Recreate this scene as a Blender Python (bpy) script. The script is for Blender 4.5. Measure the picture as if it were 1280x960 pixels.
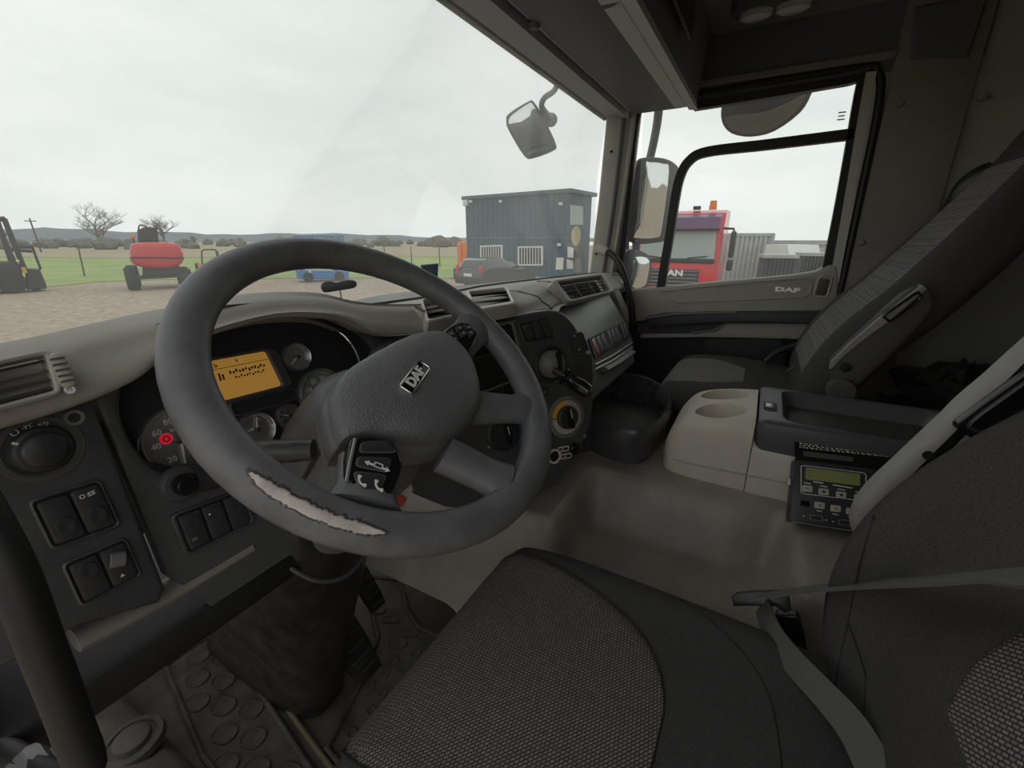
import bpy, bmesh, math, random
from mathutils import Vector, Matrix
random.seed(7)
scene = bpy.context.scene
for o in list(bpy.data.objects): bpy.data.objects.remove(o)
C = scene.collection
V = Vector
PI = math.pi
# ------------------------------------------------------------------ camera
# cab frame: +X to the passenger side, +Y forward, Z = 0 on the cab floor
F = 550.0
PITCH = math.atan(180 / F)
YAW = math.radians(60.9)
CAM = V((-1.0, 0.0, 1.08))
hd = V((math.sin(YAW), math.cos(YAW), 0)); RIGHT = V((math.cos(YAW), -math.sin(YAW), 0)); ZU = V((0, 0, 1))
FWD = hd * math.cos(PITCH) - ZU * math.sin(PITCH); CUP = hd * math.sin(PITCH) + ZU * math.cos(PITCH)
cd = bpy.data.cameras.new('camera'); cam = bpy.data.objects.new('camera', cd); C.objects.link(cam)
cd.sensor_width = 36; cd.lens = F * 36 / 1280; cd.clip_start = .02; cd.clip_end = 3000
cam.matrix_world = Matrix.Translation(CAM) @ Matrix((RIGHT, CUP, -FWD)).transposed().to_4x4()
scene.camera = cam
# ------------------------------------------------------------------ sky (even overcast)
w = bpy.data.worlds.new('overcast_sky'); scene.world = w; w.use_nodes = True
nt = w.node_tree; nd = nt.nodes; lk = nt.links
bg = nd['Background']
tc = nd.new('ShaderNodeTexCoord'); mp = nd.new('ShaderNodeMapping'); mp.inputs['Scale'].default_value = (1, 1, 3.2)
nz = nd.new('ShaderNodeTexNoise'); nz.inputs['Scale'].default_value = 2.2; nz.inputs['Detail'].default_value = 5; nz.inputs['Roughness'].default_value = .55
rp = nd.new('ShaderNodeValToRGB')
rp.color_ramp.elements[0].position = .3; rp.color_ramp.elements[0].color = (.735, .752, .748, 1)
rp.color_ramp.elements[1].position = .72; rp.color_ramp.elements[1].color = (.91, .915, .903, 1)
lk.new(tc.outputs['Generated'], mp.inputs[0]); lk.new(mp.outputs[0], nz.inputs[0]); lk.new(nz.outputs[0], rp.inputs[0]); lk.new(rp.outputs[0], bg.inputs[0])
bg.inputs[1].default_value = 1.0
scene.view_settings.view_transform = 'Standard'; scene.view_settings.look = 'None'
scene.view_settings.exposure = 0.22; scene.view_settings.gamma = 1.0; scene.view_settings.use_curve_mapping = False
# ------------------------------------------------------------------ pixel -> place helpers (1280 x 960)
def ray(x, y): return RIGHT * (x - 640) + CUP * (480 - y) + FWD * F
def at(x, y, X=None, Y=None, Z=None):
    r = ray(x, y)
    if X is not None: t = (X - CAM.x) / r.x
    elif Y is not None: t = (Y - CAM.y) / r.y
    else: t = (Z - CAM.z) / r.z
    return CAM + r * t
class Fr:
    """a flat panel: origin, u (right), v (up), n (towards the viewer)"""
    def __init__(s, o, n, up=(0, 0, 1), roll=0):
        s.o = V(o); s.n = V(n).normalized(); s.u = V(up).cross(s.n).normalized(); s.v = s.n.cross(s.u)
        if roll:
            c, d = math.cos(roll), math.sin(roll); s.u, s.v = s.u * c + s.v * d, s.v * c - s.u * d
    def px(s, x, y, w=0):
        r = ray(x, y); o = s.o + s.n * w
        p = CAM + r * ((o - CAM).dot(s.n) / r.dot(s.n)) - o
        return V((p.dot(s.u), p.dot(s.v)))
    def P(s, u, v, w=0): return s.o + s.u * u + s.v * v + s.n * w
    def M(s, u=0, v=0, w=0, a=0):
        m = Matrix((s.u, s.v, s.n)).transposed().to_4x4(); m.translation = s.P(u, v, w)
        return m @ Matrix.Rotation(a, 4, 'Z')
# ------------------------------------------------------------------ materials
MT = {}
BR = dict(black_plastic=2.1, fascia_grey=1.75, cluster_black=2.4, switch_black=1.5, rim_foam=2.15, pad_leather=2.0, dash_beige=2.0, vent_frame=1.75, vent_slat=1.6, panel_grey=1.7, console_beige=1.9, console_black=1.5,
          tray_black=1.7, grain_liner=1.6, tunnel_vinyl=2.05, floor_grey=1.25, mat_rubber=1.1, pedestal_black=.8, fabric_dark=2.0, fabric_side=1.5, belt_web=1.7, arm_grey=.95, arm_dark=1.6, door_panel=2.0, door_dark=1.7, door_low=1.5,
          pillar_beige=1.5, pillar_brown=2.3, headliner=2.4, header_grey=3.4, header_dark=1.6, rear_wall=1.9)
def mat(name, col, rough=.5, metal=0, spec=.5, bump=None, var=None, coat=0, emit=None, trans=0):
    """bump = (scale, strength[, kind]); var = (scale, amount)"""
    m = bpy.data.materials.new(name); m.use_nodes = True; MT[name] = m; col = tuple(c * BR.get(name, 1) for c in col)
    n = m.node_tree.nodes; l = m.node_tree.links; b = n['Principled BSDF']
    b.inputs['Base Color'].default_value = (*col, 1); b.inputs['Roughness'].default_value = rough
    b.inputs['Metallic'].default_value = metal; b.inputs['Specular IOR Level'].default_value = spec
    if coat: b.inputs['Coat Weight'].default_value = coat
    if emit: b.inputs['Emission Color'].default_value = (*emit[0], 1); b.inputs['Emission Strength'].default_value = emit[1]
    t = n.new('ShaderNodeTexCoord')
    if var:
        z = n.new('ShaderNodeTexNoise'); z.inputs['Scale'].default_value = var[0]; z.inputs['Detail'].default_value = 6; z.inputs['Roughness'].default_value = .62
        l.new(t.outputs['Object'], z.inputs[0])
        r = n.new('ShaderNodeValToRGB'); a = var[1]
        r.color_ramp.elements[0].position = .3; r.color_ramp.elements[1].position = .72
        r.color_ramp.elements[0].color = (*[c * (1 - a) for c in col], 1)
        c2 = var[2] if len(var) > 2 else [c * (1 + a) for c in col]
        r.color_ramp.elements[1].color = (*c2, 1)
        l.new(z.outputs[0], r.inputs[0]); l.new(r.outputs[0], b.inputs['Base Color'])
        rr = n.new('ShaderNodeMapRange'); rr.inputs['To Min'].default_value = max(.05, rough - .1); rr.inputs['To Max'].default_value = min(1, rough + .12)
        l.new(z.outputs[0], rr.inputs[0]); l.new(rr.outputs[0], b.inputs['Roughness'])
    if bump:
        if len(bump) > 2 and bump[2] == 'cell':
            z = n.new('ShaderNodeTexVoronoi'); z.inputs['Scale'].default_value = bump[0]
        else:
            z = n.new('ShaderNodeTexNoise'); z.inputs['Scale'].default_value = bump[0]; z.inputs['Detail'].default_value = 3
        l.new(t.outputs['Object'], z.inputs[0])
        bp = n.new('ShaderNodeBump'); bp.inputs['Strength'].default_value = bump[1]; bp.inputs['Distance'].default_value = .0015
        l.new(z.outputs[0], bp.inputs['Height']); l.new(bp.outputs[0], b.inputs['Normal'])
    return m
mat('black_plastic', (.034, .034, .036), .38, bump=(900, .25), var=(14, .2))
mat('gloss_black', (.012, .012, .013), .16)
mat('deep_black', (.011, .011, .012), .6, var=(9, .2))
mat('cluster_black', (.013, .013, .016), .5)
mat('switch_black', (.028, .028, .03), .38, bump=(600, .1))
mat('rim_foam', (.066, .066, .069), .44, bump=(700, .22), var=(26, .22), spec=.45)
mat('pad_leather', (.07, .07, .073), .42, bump=(420, .5, 'cell'), spec=.5)
mat('rim_bare', (.52, .47, .44), .6, var=(60, .25))
mat('dash_beige', (.205, .193, .172), .6, bump=(650, .3), var=(10, .08))
mat('vent_frame', (.255, .24, .21), .42, bump=(700, .1))
mat('vent_slat', (.06, .058, .055), .45)
mat('fascia_grey', (.05, .05, .052), .42, bump=(800, .25), var=(12, .12))
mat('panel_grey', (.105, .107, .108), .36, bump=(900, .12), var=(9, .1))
mat('console_beige', (.33, .30, .255), .5, bump=(800, .15), var=(12, .07))
mat('console_black', (.06, .06, .065), .4, bump=(700, .25))
mat('tray_black', (.04, .04, .042), .25, bump=(700, .15), var=(15, .2))
mat('grain_liner', (.045, .043, .042), .55, bump=(220, .9, 'cell'), var=(30, .3))
mat('tunnel_vinyl', (.165, .147, .13), .42, bump=(190, 1.0), var=(5, .3))
mat('floor_grey', (.07, .062, .052), .75, bump=(300, .6), var=(7, .45))
mat('mat_rubber', (.05, .046, .04), .7, bump=(200, .5), var=(16, .45, (.1, .09, .075)))
mat('pedestal_black', (.022, .022, .024), .33, var=(24, .3, (.05, .048, .045)), bump=(300, .2))
mat('fabric_dark', (.037, .035, .035), .95, spec=.15, bump=(900, .7), var=(500, .35))
mat('fabric_side', (.027, .026, .026), .97, spec=.12, bump=(900, .6), var=(420, .3))
mat('belt_web', (.075, .073, .07), .6, bump=(1400, .5))
mat('belt_black', (.02, .02, .022), .35)
mat('arm_grey', (.30, .29, .275), .55, var=(20, .12), bump=(600, .15))
mat('arm_dark', (.045, .043, .042), .6, var=(14, .18), bump=(500, .2))
mat('door_panel', (.205, .195, .168), .6, bump=(600, .25), var=(6, .08))
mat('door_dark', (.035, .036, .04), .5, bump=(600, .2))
mat('door_low', (.022, .022, .025), .8, bump=(400, .3))
mat('pillar_beige', (.30, .285, .25), .6, bump=(700, .2), var=(5, .06))
mat('pillar_brown', (.105, .098, .086), .8, bump=(500, .35), var=(4, .14))
mat('headliner', (.115, .108, .096), .9, bump=(500, .4), var=(5, .1))
mat('header_grey', (.155, .155, .16), .7, bump=(700, .25), var=(8, .05))
mat('header_blue', (.30, .32, .35), .6, bump=(700, .2))
mat('header_dark', (.075, .077, .085), .65, bump=(700, .2))
mat('rear_wall', (.20, .195, .17), .9, bump=(400, .5), var=(5, .1))
mat('rubber_seal', (.016, .016, .017), .55)
mat('frame_paint', (.50, .49, .43), .35)
mat('body_cream', (.58, .53, .42), .35)
mat('chrome', (.75, .75, .74), .18, metal=1)
mat('silver_badge', (.8, .8, .79), .38, metal=1)
mat('rail_brown', (.13, .105, .06), .7)
mat('silver_plastic', (.45, .45, .44), .3, metal=.6)
mat('white_print', (.78, .78, .76), .6)
mat('grey_print', (.33, .33, .33), .6)
mat('red_print', (.75, .03, .05), .5, emit=((.9, .02, .05), .25))
mat('green_print', (.22, .42, .2), .6)
mat('orange_print', (.85, .42, .06), .5)
mat('gauge_face', (.010, .010, .012), .6)
mat('gauge_ring', (.5, .5, .5), .25, metal=.8)
mat('amber_screen', (.42, .23, .06), .3, emit=((.62, .32, .06), .28))
mat('amber_ink', (.10, .05, .012), .5)
mat('lcd_green', (.30, .33, .13), .25)
mat('lcd_ink', (.13, .14, .06), .4)
mat('key_cream', (.50, .48, .40), .5)
mat('red_switch', (.30, .035, .028), .3)
mat('tag_paper', (.62, .58, .54), .6)
mat('tag_red', (.6, .1, .06), .5)
mat('lamp_lens', (.55, .55, .54), .25)
mat('mirror_shell', (.10, .105, .115), .45)
mat('mirror_arm', (.12, .125, .135), .45)
mat('mirror_tan', (.33, .30, .25), .4)
mat('plastic_bag', (.05, .05, .052), .08, spec=1.0, bump=(40, 1.0))
mat('orange_seam', (.6, .28, .06), .6)
# mirror glass
m = mat('mirror_glass', (.72, .73, .72), .03, metal=1)
# woven seat fabric: rows of small light dashes
def woven(name, base, dash, sx, sy, ang, thr=.6):
    m = mat(name, base, .93, spec=.15); n = m.node_tree.nodes; l = m.node_tree.links; b = n['Principled BSDF']
    t = n.new('ShaderNodeTexCoord'); mp = n.new('ShaderNodeMapping'); mp.inputs['Rotation'].default_value = (0, 0, ang)
    l.new(t.outputs['UV'], mp.inputs[0])
    br = n.new('ShaderNodeTexBrick'); br.inputs['Scale'].default_value = 1.0; br.offset = .5
    br.inputs['Brick Width'].default_value = sx; br.inputs['Row Height'].default_value = sy; br.inputs['Mortar Size'].default_value = sy * .26
    br.inputs['Mortar Smooth'].default_value = .6
    br.inputs['Color1'].default_value = (*dash, 1); br.inputs['Color2'].default_value = (*[c * .72 for c in dash], 1); br.inputs['Mortar'].default_value = (*base, 1)
    l.new(mp.outputs[0], br.inputs[0])
    l.new(br.outputs[0], b.inputs['Base Color'])
    bp = n.new('ShaderNodeBump'); bp.inputs['Strength'].default_value = .5; bp.inputs['Distance'].default_value = .001; bp.invert = True
    l.new(br.outputs['Fac'], bp.inputs['Height']); l.new(bp.outputs[0], b.inputs['Normal'])
    return m
woven('fabric_woven', (.05, .044, .045), (.27, .232, .218), .0062, .0036, math.radians(38))
woven('fabric_ribbed', (.045, .044, .043), (.30, .285, .265), .6, .0056, 0)
# panes: mostly clear, mirror-like at a slant, a film of dust that scatters a little daylight
def pane(name, dust, tint=(.95, .97, .96), scl=3):
    m = bpy.data.materials.new(name); m.use_nodes = True; MT[name] = m; n = m.node_tree.nodes; l = m.node_tree.links
    n.remove(n['Principled BSDF']); out = n['Material Output']
    tr = n.new('ShaderNodeBsdfTransparent'); tr.inputs[0].default_value = (*tint, 1)
    gl = n.new('ShaderNodeBsdfGlossy'); gl.inputs['Roughness'].default_value = .02
    fr = n.new('ShaderNodeFresnel'); fr.inputs[0].default_value = 1.35
    sc = n.new('ShaderNodeMath'); sc.operation = 'MULTIPLY'; sc.inputs[1].default_value = .12; l.new(fr.outputs[0], sc.inputs[0])
    m1 = n.new('ShaderNodeMixShader'); l.new(sc.outputs[0], m1.inputs[0]); l.new(tr.outputs[0], m1.inputs[1]); l.new(gl.outputs[0], m1.inputs[2])
    tl = n.new('ShaderNodeBsdfTranslucent'); tl.inputs[0].default_value = (.9, .9, .88, 1)
    tcn = n.new('ShaderNodeTexCoord'); z = n.new('ShaderNodeTexNoise'); z.inputs['Scale'].default_value = scl; z.inputs['Detail'].default_value = 5
    l.new(tcn.outputs['Object'], z.inputs[0]); mr = n.new('ShaderNodeMapRange'); mr.inputs['From Min'].default_value = .3; mr.inputs['From Max'].default_value = .75
    mr.inputs['To Min'].default_value = dust * .6; mr.inputs['To Max'].default_value = dust * 1.4; l.new(z.outputs[0], mr.inputs[0])
    m2 = n.new('ShaderNodeMixShader'); l.new(mr.outputs[0], m2.inputs[0]); l.new(m1.outputs[0], m2.inputs[1]); l.new(tl.outputs[0], m2.inputs[2])
    l.new(m2.outputs[0], out.inputs[0])
pane('windscreen_glass', .08)
pane('side_glass', .045)
pane('gauge_glass', .015)
# ------------------------------------------------------------------ mesh building
def cr(pts, n=8, closed=False):
    """Catmull-Rom through points (tuples of any length)"""
    P = [tuple(p) for p in pts]; out = []; N = len(P)
    for i in range(N if closed else N - 1):
        if closed: a, b, c, d = P[i - 1], P[i], P[(i + 1) % N], P[(i + 2) % N]
        else: a, b, c, d = P[max(i - 1, 0)], P[i], P[i + 1], P[min(i + 2, N - 1)]
        for k in range(n):
            t = k / n
            out.append(tuple(.5 * (2 * q + (r - p) * t + (2 * p - 5 * q + 4 * r - s) * t * t + (3 * q - p - 3 * r + s) * t ** 3) for p, q, r, s in zip(a, b, c, d)))
    if not closed: out.append(P[-1])
    return out
def rrect(w, h, r, n=4):
    """rounded rectangle outline, counter-clockwise, centred"""
    o = []; r = min(r, w / 2 - 1e-5, h / 2 - 1e-5)
    for cx, cy, a0 in ((w / 2 - r, h / 2 - r, 0), (-w / 2 + r, h / 2 - r, 90), (-w / 2 + r, -h / 2 + r, 180), (w / 2 - r, -h / 2 + r, 270)):
        for k in range(n + 1):
            a = math.radians(a0 + 90 * k / n); o.append((cx + r * math.cos(a), cy + r * math.sin(a)))
    return o
def circ(r, n=24, cx=0, cy=0, ry=None): return [(cx + r * math.cos(2 * PI * k / n), cy + (ry or r) * math.sin(2 * PI * k / n)) for k in range(n)]
def inset(poly, d):
    """move every corner of a CCW outline inwards"""
    N = len(poly); out = []
    for i in range(N):
        a, b, c = V(poly[i - 1][:2]), V(poly[i][:2]), V(poly[(i + 1) % N][:2])
        e1 = (b - a); e2 = (c - b)
        if e1.length < 1e-9 or e2.length < 1e-9: out.append(tuple(b)); continue
        e1.normalize(); e2.normalize(); n1 = V((-e1.y, e1.x)); n2 = V((-e2.y, e2.x)); m = n1 + n2
        k = d / max(.35, 1 + n1.dot(n2)); out.append((b.x + m.x * k, b.y + m.y * k))
    return out
def ccw(poly):
    a = sum(poly[i - 1][0] * poly[i][1] - poly[i][0] * poly[i - 1][1] for i in range(len(poly)))
    return list(poly) if a > 0 else list(poly)[::-1]
WM = {}
I4 = Matrix.Identity(4)
def link(name, data, parent=None, M=None):
    o = bpy.data.objects.new(name, data); C.objects.link(o); M = M or I4
    o.matrix_basis = M; WM[o] = M
    if parent is not None:
        o.parent = parent; o.matrix_parent_inverse = WM[parent].inverted()
    return o
def tag(o, label=None, cat=None, group=None, kind=None):
    if label: o['label'] = label
    if cat: o['category'] = cat
    if group: o['group'] = group
    if kind: o['kind'] = kind
    return o
def thing(name, label, cat, loc, group=None, kind=None):
    return tag(link(name, None, None, Matrix.Translation(V(loc))), label, cat, group, kind)
class MB:
    def __init__(s, M=None): s.v = []; s.f = []; s.M = M or I4; s.uv = None
    def at(s, M): s.M = M; return s
    def add(s, vs, fs):
        k = len(s.v); s.v += [s.M @ V(p) for p in vs]; s.f += [tuple(i + k for i in f) for f in fs]; return s
    def box(s, c, d, r=0, seg=2):
        x, y, z = c; a, b, e = d[0] / 2, d[1] / 2, d[2] / 2
        if r <= 0:
            return s.add([(x + i * a, y + j * b, z + k * e) for i in (-1, 1) for j in (-1, 1) for k in (-1, 1)],
                         [(0, 1, 3, 2), (4, 6, 7, 5), (0, 4, 5, 1), (2, 3, 7, 6), (0, 2, 6, 4), (1, 5, 7, 3)])
        bm = bmesh.new(); bmesh.ops.create_cube(bm, size=1)
        for v in bm.verts: v.co = V((v.co.x * 2 * a + x, v.co.y * 2 * b + y, v.co.z * 2 * e + z))
        bmesh.ops.bevel(bm, geom=bm.edges[:], offset=min(r, a * .98, b * .98, e * .98), segments=seg, affect='EDGES', profile=.5)
        bm.verts.index_update()
        s.add([v.co for v in bm.verts], [[v.index for v in f.verts] for f in bm.faces]); bm.free(); return s
    def loft(s, rings, closed=True, cap0=True, cap1=True, loop=False):
        n = len(rings[0]); vs = [p for r in rings for p in r]; fs = []; R = len(rings)
        for i in range(R if loop else R - 1):
            j = (i + 1) % R
            for k in range(n if closed else n - 1):
                m = (k + 1) % n; fs.append((i * n + k, i * n + m, j * n + m, j * n + k))
        if closed and not loop:
            if cap0: fs.append(tuple(range(n))[::-1])
            if cap1: fs.append(tuple((R - 1) * n + k for k in range(n)))
        return s.add(vs, fs)
    def prism(s, poly, z0, z1, b=0, b0=0, seg=1):
        """extrude an outline from z0 to z1 with a chamfered (b) top and (b0) bottom rim"""
        p = ccw(poly); rs = []
        if b0: rs.append([(x, y, z0) for x, y in inset(p, b0)]); rs.append([(x, y, z0 + b0) for x, y in p])
        else: rs.append([(x, y, z0) for x, y in p])
        if b:
            for k in range(seg + 1):
                a = PI / 2 * k / seg; rs.append([(x, y, z1 - b + b * math.sin(a)) for x, y in inset(p, b * (1 - math.cos(a)))])
        else: rs.append([(x, y, z1) for x, y in p])
        return s.loft(rs)
    def frame(s, outer, inner, z0, z1, b=0):
        """a flat ring between two outlines of equal point count"""
        o, i = ccw(outer), ccw(inner)
        rs = [[(x, y, z0) for x, y in o], [(x, y, z1 - b) for x, y in o], [(x, y, z1) for x, y in inset(o, b)], [(x, y, z1) for x, y in inset(i, -b)], [(x, y, z1 - b) for x, y in i], [(x, y, z0) for x, y in i]]
        return s.loft(rs, loop=True)
    def tube(s, pts, r, n=10, closed=False, cap=True, flat=None, up=None):
        """sweep a circle (or, with flat=(a, b), an ellipse) along points"""
        P = [V(p[:3]) for p in pts]; N = len(P); rings = []; nrm = None
        for i, p in enumerate(P):
            t = (P[(i + 1) % N] - P[i - 1]) if closed else (P[min(i + 1, N - 1)] - P[max(i - 1, 0)])
            t.normalize()
            if nrm is None or up is not None:
                h = V(up) if up is not None else (V((0, 0, 1)) if abs(t.z) < .9 else V((1, 0, 0)))
                nrm = (h - t * h.dot(t)).normalized()
            else: nrm = (nrm - t * nrm.dot(t)).normalized()
            bn = t.cross(nrm); rr = r[i] if isinstance(r, (list, tuple)) else r
            A, B = (flat if flat else (1, 1))
            rings.append([p + nrm * (rr * A * math.cos(2 * PI * k / n)) + bn * (rr * B * math.sin(2 * PI * k / n)) for k in range(n)])
        return s.loft(rings, True, cap, cap, loop=closed)
    def strip(s, pts, w, th, up):
        """a flat band (width w along the side, thickness th along up) along points; up may be a list"""
        P = [V(p) for p in pts]; N = len(P); rings = []
        for i, p in enumerate(P):
            t = (P[min(i + 1, N - 1)] - P[max(i - 1, 0)]).normalized(); h = V(up[i] if isinstance(up, list) else up)
            h = (h - t * h.dot(t)).normalized(); b = t.cross(h); ww = w[i] if isinstance(w, list) else w
            rings.append([p + b * ww / 2 + h * th / 2, p - b * ww / 2 + h * th / 2, p - b * ww / 2 - h * th / 2, p + b * ww / 2 - h * th / 2])
        return s.loft(rings)
    def cyl(s, p0, p1, r0, r1=None, n=16, b=0):
        r1 = r0 if r1 is None else r1; p0, p1 = V(p0), V(p1)
        if b:
            d = (p1 - p0).normalized()
            return s.tube2([p0, p1 - d * b, p1], [r0, r1, max(r1 - b, 1e-4)], n)
        return s.tube2([p0, p1], [r0, r1], n)
    def tube2(s, pts, r, n=16):
        P = [V(p) for p in pts]; t = (P[-1] - P[0]).normalized(); h = V((0, 0, 1)) if abs(t.z) < .9 else V((1, 0, 0))
        a = (h - t * h.dot(t)).normalized(); b = t.cross(a)
        return s.loft([[p + a * (q * math.cos(2 * PI * k / n)) + b * (q * math.sin(2 * PI * k / n)) for k in range(n)] for p, q in zip(P, r)])
    def lathe(s, prof, n=28):
        return s.loft([[(r * math.cos(2 * PI * k / n), r * math.sin(2 * PI * k / n), z) for k in range(n)] for r, z in prof])
    def grid(s, f, nu, nv):
        vs = [f(i / nu, j / nv) for j in range(nv + 1) for i in range(nu + 1)]; W = nu + 1
        return s.add(vs, [(j * W + i, j * W + i + 1, (j + 1) * W + i + 1, (j + 1) * W + i) for j in range(nv) for i in range(nu)])
    def slab(s, f, nu, nv, off):
        """a grid given thickness: f(u,v) -> point, off = vector or function giving the back side"""
        W = nu + 1; n0 = len(s.v)
        top = [V(f(i / nu, j / nv)) for j in range(nv + 1) for i in range(nu + 1)]
        bot = [p + (V(off(p)) if callable(off) else V(off)) for p in top]; k = len(top)
        fs = [(j * W + i, j * W + i + 1, (j + 1) * W + i + 1, (j + 1) * W + i) for j in range(nv) for i in range(nu)]
        fs += [tuple(k + q for q in q4[::-1]) for q4 in fs]
        rim = [i for i in range(W)] + [j * W + nu for j in range(1, nv + 1)] + [nv * W + i for i in range(nu - 1, -1, -1)] + [j * W for j in range(nv - 1, 0, -1)]
        for a, b in zip(rim, rim[1:] + rim[:1]): fs.append((a, a + k, b + k, b))
        return s.add(top + bot, fs)
    def mesh(s, name, m, sharp=38, smooth=True):
        me = bpy.data.meshes.new(name); me.from_pydata([tuple(v) for v in s.v], [], s.f)
        bm = bmesh.new(); bm.from_mesh(me); bmesh.ops.recalc_face_normals(bm, faces=bm.faces[:]); bm.to_mesh(me); bm.free()
        me.materials.append(MT[m] if isinstance(m, str) else m)
        if smooth:
            me.polygons.foreach_set('use_smooth', [True] * len(me.polygons)); me.set_sharp_from_angle(angle=math.radians(sharp))
        me.update(); return me
    def build(s, name, m, parent=None, sharp=38, smooth=True, sub=0, bevel=0):
        o = link(name, s.mesh(name, m, sharp, smooth), parent)
        if bevel:
            b = o.modifiers.new('bevel', 'BEVEL'); b.width = bevel; b.segments = 2; b.limit_method = 'ANGLE'; b.angle_limit = math.radians(35)
        if sub:
            u = o.modifiers.new('sub', 'SUBSURF'); u.levels = sub; u.render_levels = sub
        return o
def planar_uv(o, ux=(1, 0, 0), vy=(0, 1, 0)):
    me = o.data; L = me.uv_layers.new(name='uv'); a, b = V(ux), V(vy)
    for l in me.loops:
        p = me.vertices[l.vertex_index].co; L.data[l.index].uv = (p.dot(a), p.dot(b))
TXT = {}
def text(s, size, M, m, parent, name='lettering', ext=.0003, align='CENTER', sx=1, bold=0):
    key = (s, size, ext, align, sx, bold, m)
    if key not in TXT:
        cu = bpy.data.curves.new('t', 'FONT'); cu.body = s; cu.size = size; cu.extrude = ext; cu.align_x = align; cu.align_y = 'CENTER'; cu.resolution_u = 2; cu.offset = bold
        o = bpy.data.objects.new('t', cu); C.objects.link(o)
        dg = bpy.context.evaluated_depsgraph_get(); me = bpy.data.meshes.new_from_object(o.evaluated_get(dg))
        bpy.data.objects.remove(o); bpy.data.curves.remove(cu)
        if sx != 1:
            for v in me.vertices: v.co.x *= sx
        me.name = 'lettering'; me.materials.clear(); me.materials.append(MT[m]); TXT[key] = me
    return link(name, TXT[key], parent, M)
def copy_tree(o, parent, D):
    """copy a thing or part with its children, moved by matrix D"""
    c = o.copy(); C.objects.link(c); M = D @ WM[o]; c.matrix_basis = M; WM[c] = M
    c.parent = parent
    if parent is not None: c.matrix_parent_inverse = WM[parent].inverted()
    for ch in KIDS(o): copy_tree(ch, c, D)
    return c
def KIDS(o): return [x for x in WM if x.parent == o]
# ================================================================== cab shell
def struct(o): o['kind'] = 'structure'; return o
def wsY(x): return 1.0 - .32 * abs(x) ** 1.3                      # foot of the windscreen
struct(MB().box((0, .235, -.03), (2.12, 2.23, .06)).build('floor', 'floor_grey'))
struct(MB().box((0, 1.37, .32), (2.12, .05, .76)).build('wall_front', 'deep_black'))
struct(MB().box((0, -.87, .9), (2.2, .05, 1.9)).build('wall_back', 'rear_wall'))
# ceiling: gently domed headliner
struct(MB().slab(lambda u, v: (-1.1 + 2.2 * u, -.9 + 1.58 * v, 1.78 + .09 * math.sin(PI * u) ** .5 * 1), 16, 4, (0, 0, .04)).build('ceiling', 'headliner'))
# roof front header joining windscreen and ceiling
struct(MB().slab(lambda u, v: (-1.06 + 2.12 * u, .668 - .02 * v * v + .06 * math.sin(PI * v), 1.565 + .30 * v), 8, 8, (0, .03, 0)).build('wall_header', 'header_dark'))
D = Fr((1.05, 0, 0), (-1, 0, 0))
def dpoly(pts, w=0): return [tuple(D.px(x, y, w)) for x, y in pts]
DM = D.M()
def yz(y, z): return (-y, z)
# ---- right side wall: header over the door, rear quarter, post behind the door
wr = MB(DM).prism([yz(.70, 1.61), yz(-.48, 1.61), yz(-.48, 1.86), yz(.66, 1.86)], -.05, .0).build('wall_right', 'header_dark')
struct(wr)
MB(DM).prism([yz(-.475, 0), yz(-.86, 0), yz(-.86, 1.86), yz(-.475, 1.86)], -.06, -.012).build('rear_quarter_panel', 'rear_wall', wr)
bp = MB(DM).prism([yz(-.258, .02), yz(-.47, .02), yz(-.475, 1.86), yz(-.40, 1.86), yz(-.262, 1.86), yz(-.262, 1.4)], -.04, .012, b=.008, seg=2).build('trim_1', 'pillar_brown')
struct(bp)
for x, y in ((1077, 303), (1125, 130), (1230, 120)):
    q = D.px(x, y, .012); MB(D.M(q.x, q.y, .0)).lathe([(.011, 0), (.011, .014), (.008, .018), (.0001, .019)], 12).build('screw_cap', 'pillar_brown', bp)
MB(DM).prism([yz(-.30, 1.62), yz(-.44, 1.60), yz(-.45, 1.76), yz(-.28, 1.76)], .0, .022, b=.008).build('coat_hook_panel', 'header_dark', bp)
MB(DM).prism([yz(-.215, -.05), yz(-.30, -.05), yz(-.30, 1.86), yz(-.215, 1.86)], -.08, -.052).build('door_jamb', 'frame_paint', wr)
MB(DM).prism([yz(.56, -.05), yz(.66, -.05), yz(.66, .9), yz(.56, .9)], -.08, -.052).build('door_jamb', 'frame_paint', wr)
MB(DM).prism([yz(.66, -.05), yz(-.30, -.05), yz(-.30, .06), yz(.66, .06)], -.08, -.03).build('door_sill', 'deep_black', wr)
# header cover strip above the side window
MB(DM).prism([yz(.60, 1.63), yz(-.26, 1.63), yz(-.27, 1.655), yz(.60, 1.655)], 0, .02, b=.006).build('window_header_strip', 'pillar_brown', wr)
# ---- left side (door stands open): header, post behind the door, front post
wl = MB().box((-1.08, .2, 1.71), (.05, .95, .19)).build('wall_left', 'header_dark'); struct(wl)
MB().box((-1.08, -.58, .9), (.05, .6, 1.85)).build('rear_quarter_panel', 'rear_wall', wl)
struct(MB().loft([[(-1.09, .80, z), (-1.0, .80, z), (-.965, .70, z), (-1.02, .585, z), (-1.09, .585, z)] for z in (-.25, .4, .86)]).build('trim_2', 'body_cream'))
struct(MB().loft([[(-1.09, a, z), (-.99, a, z), (-.995, a - .06, z), (-1.03, a - .12, z), (-1.09, a - .12, z)] for a, z in ((.72, .86), (.70, 1.2), (.68, 1.62))]).build('trim_3', 'pillar_beige'))
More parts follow.
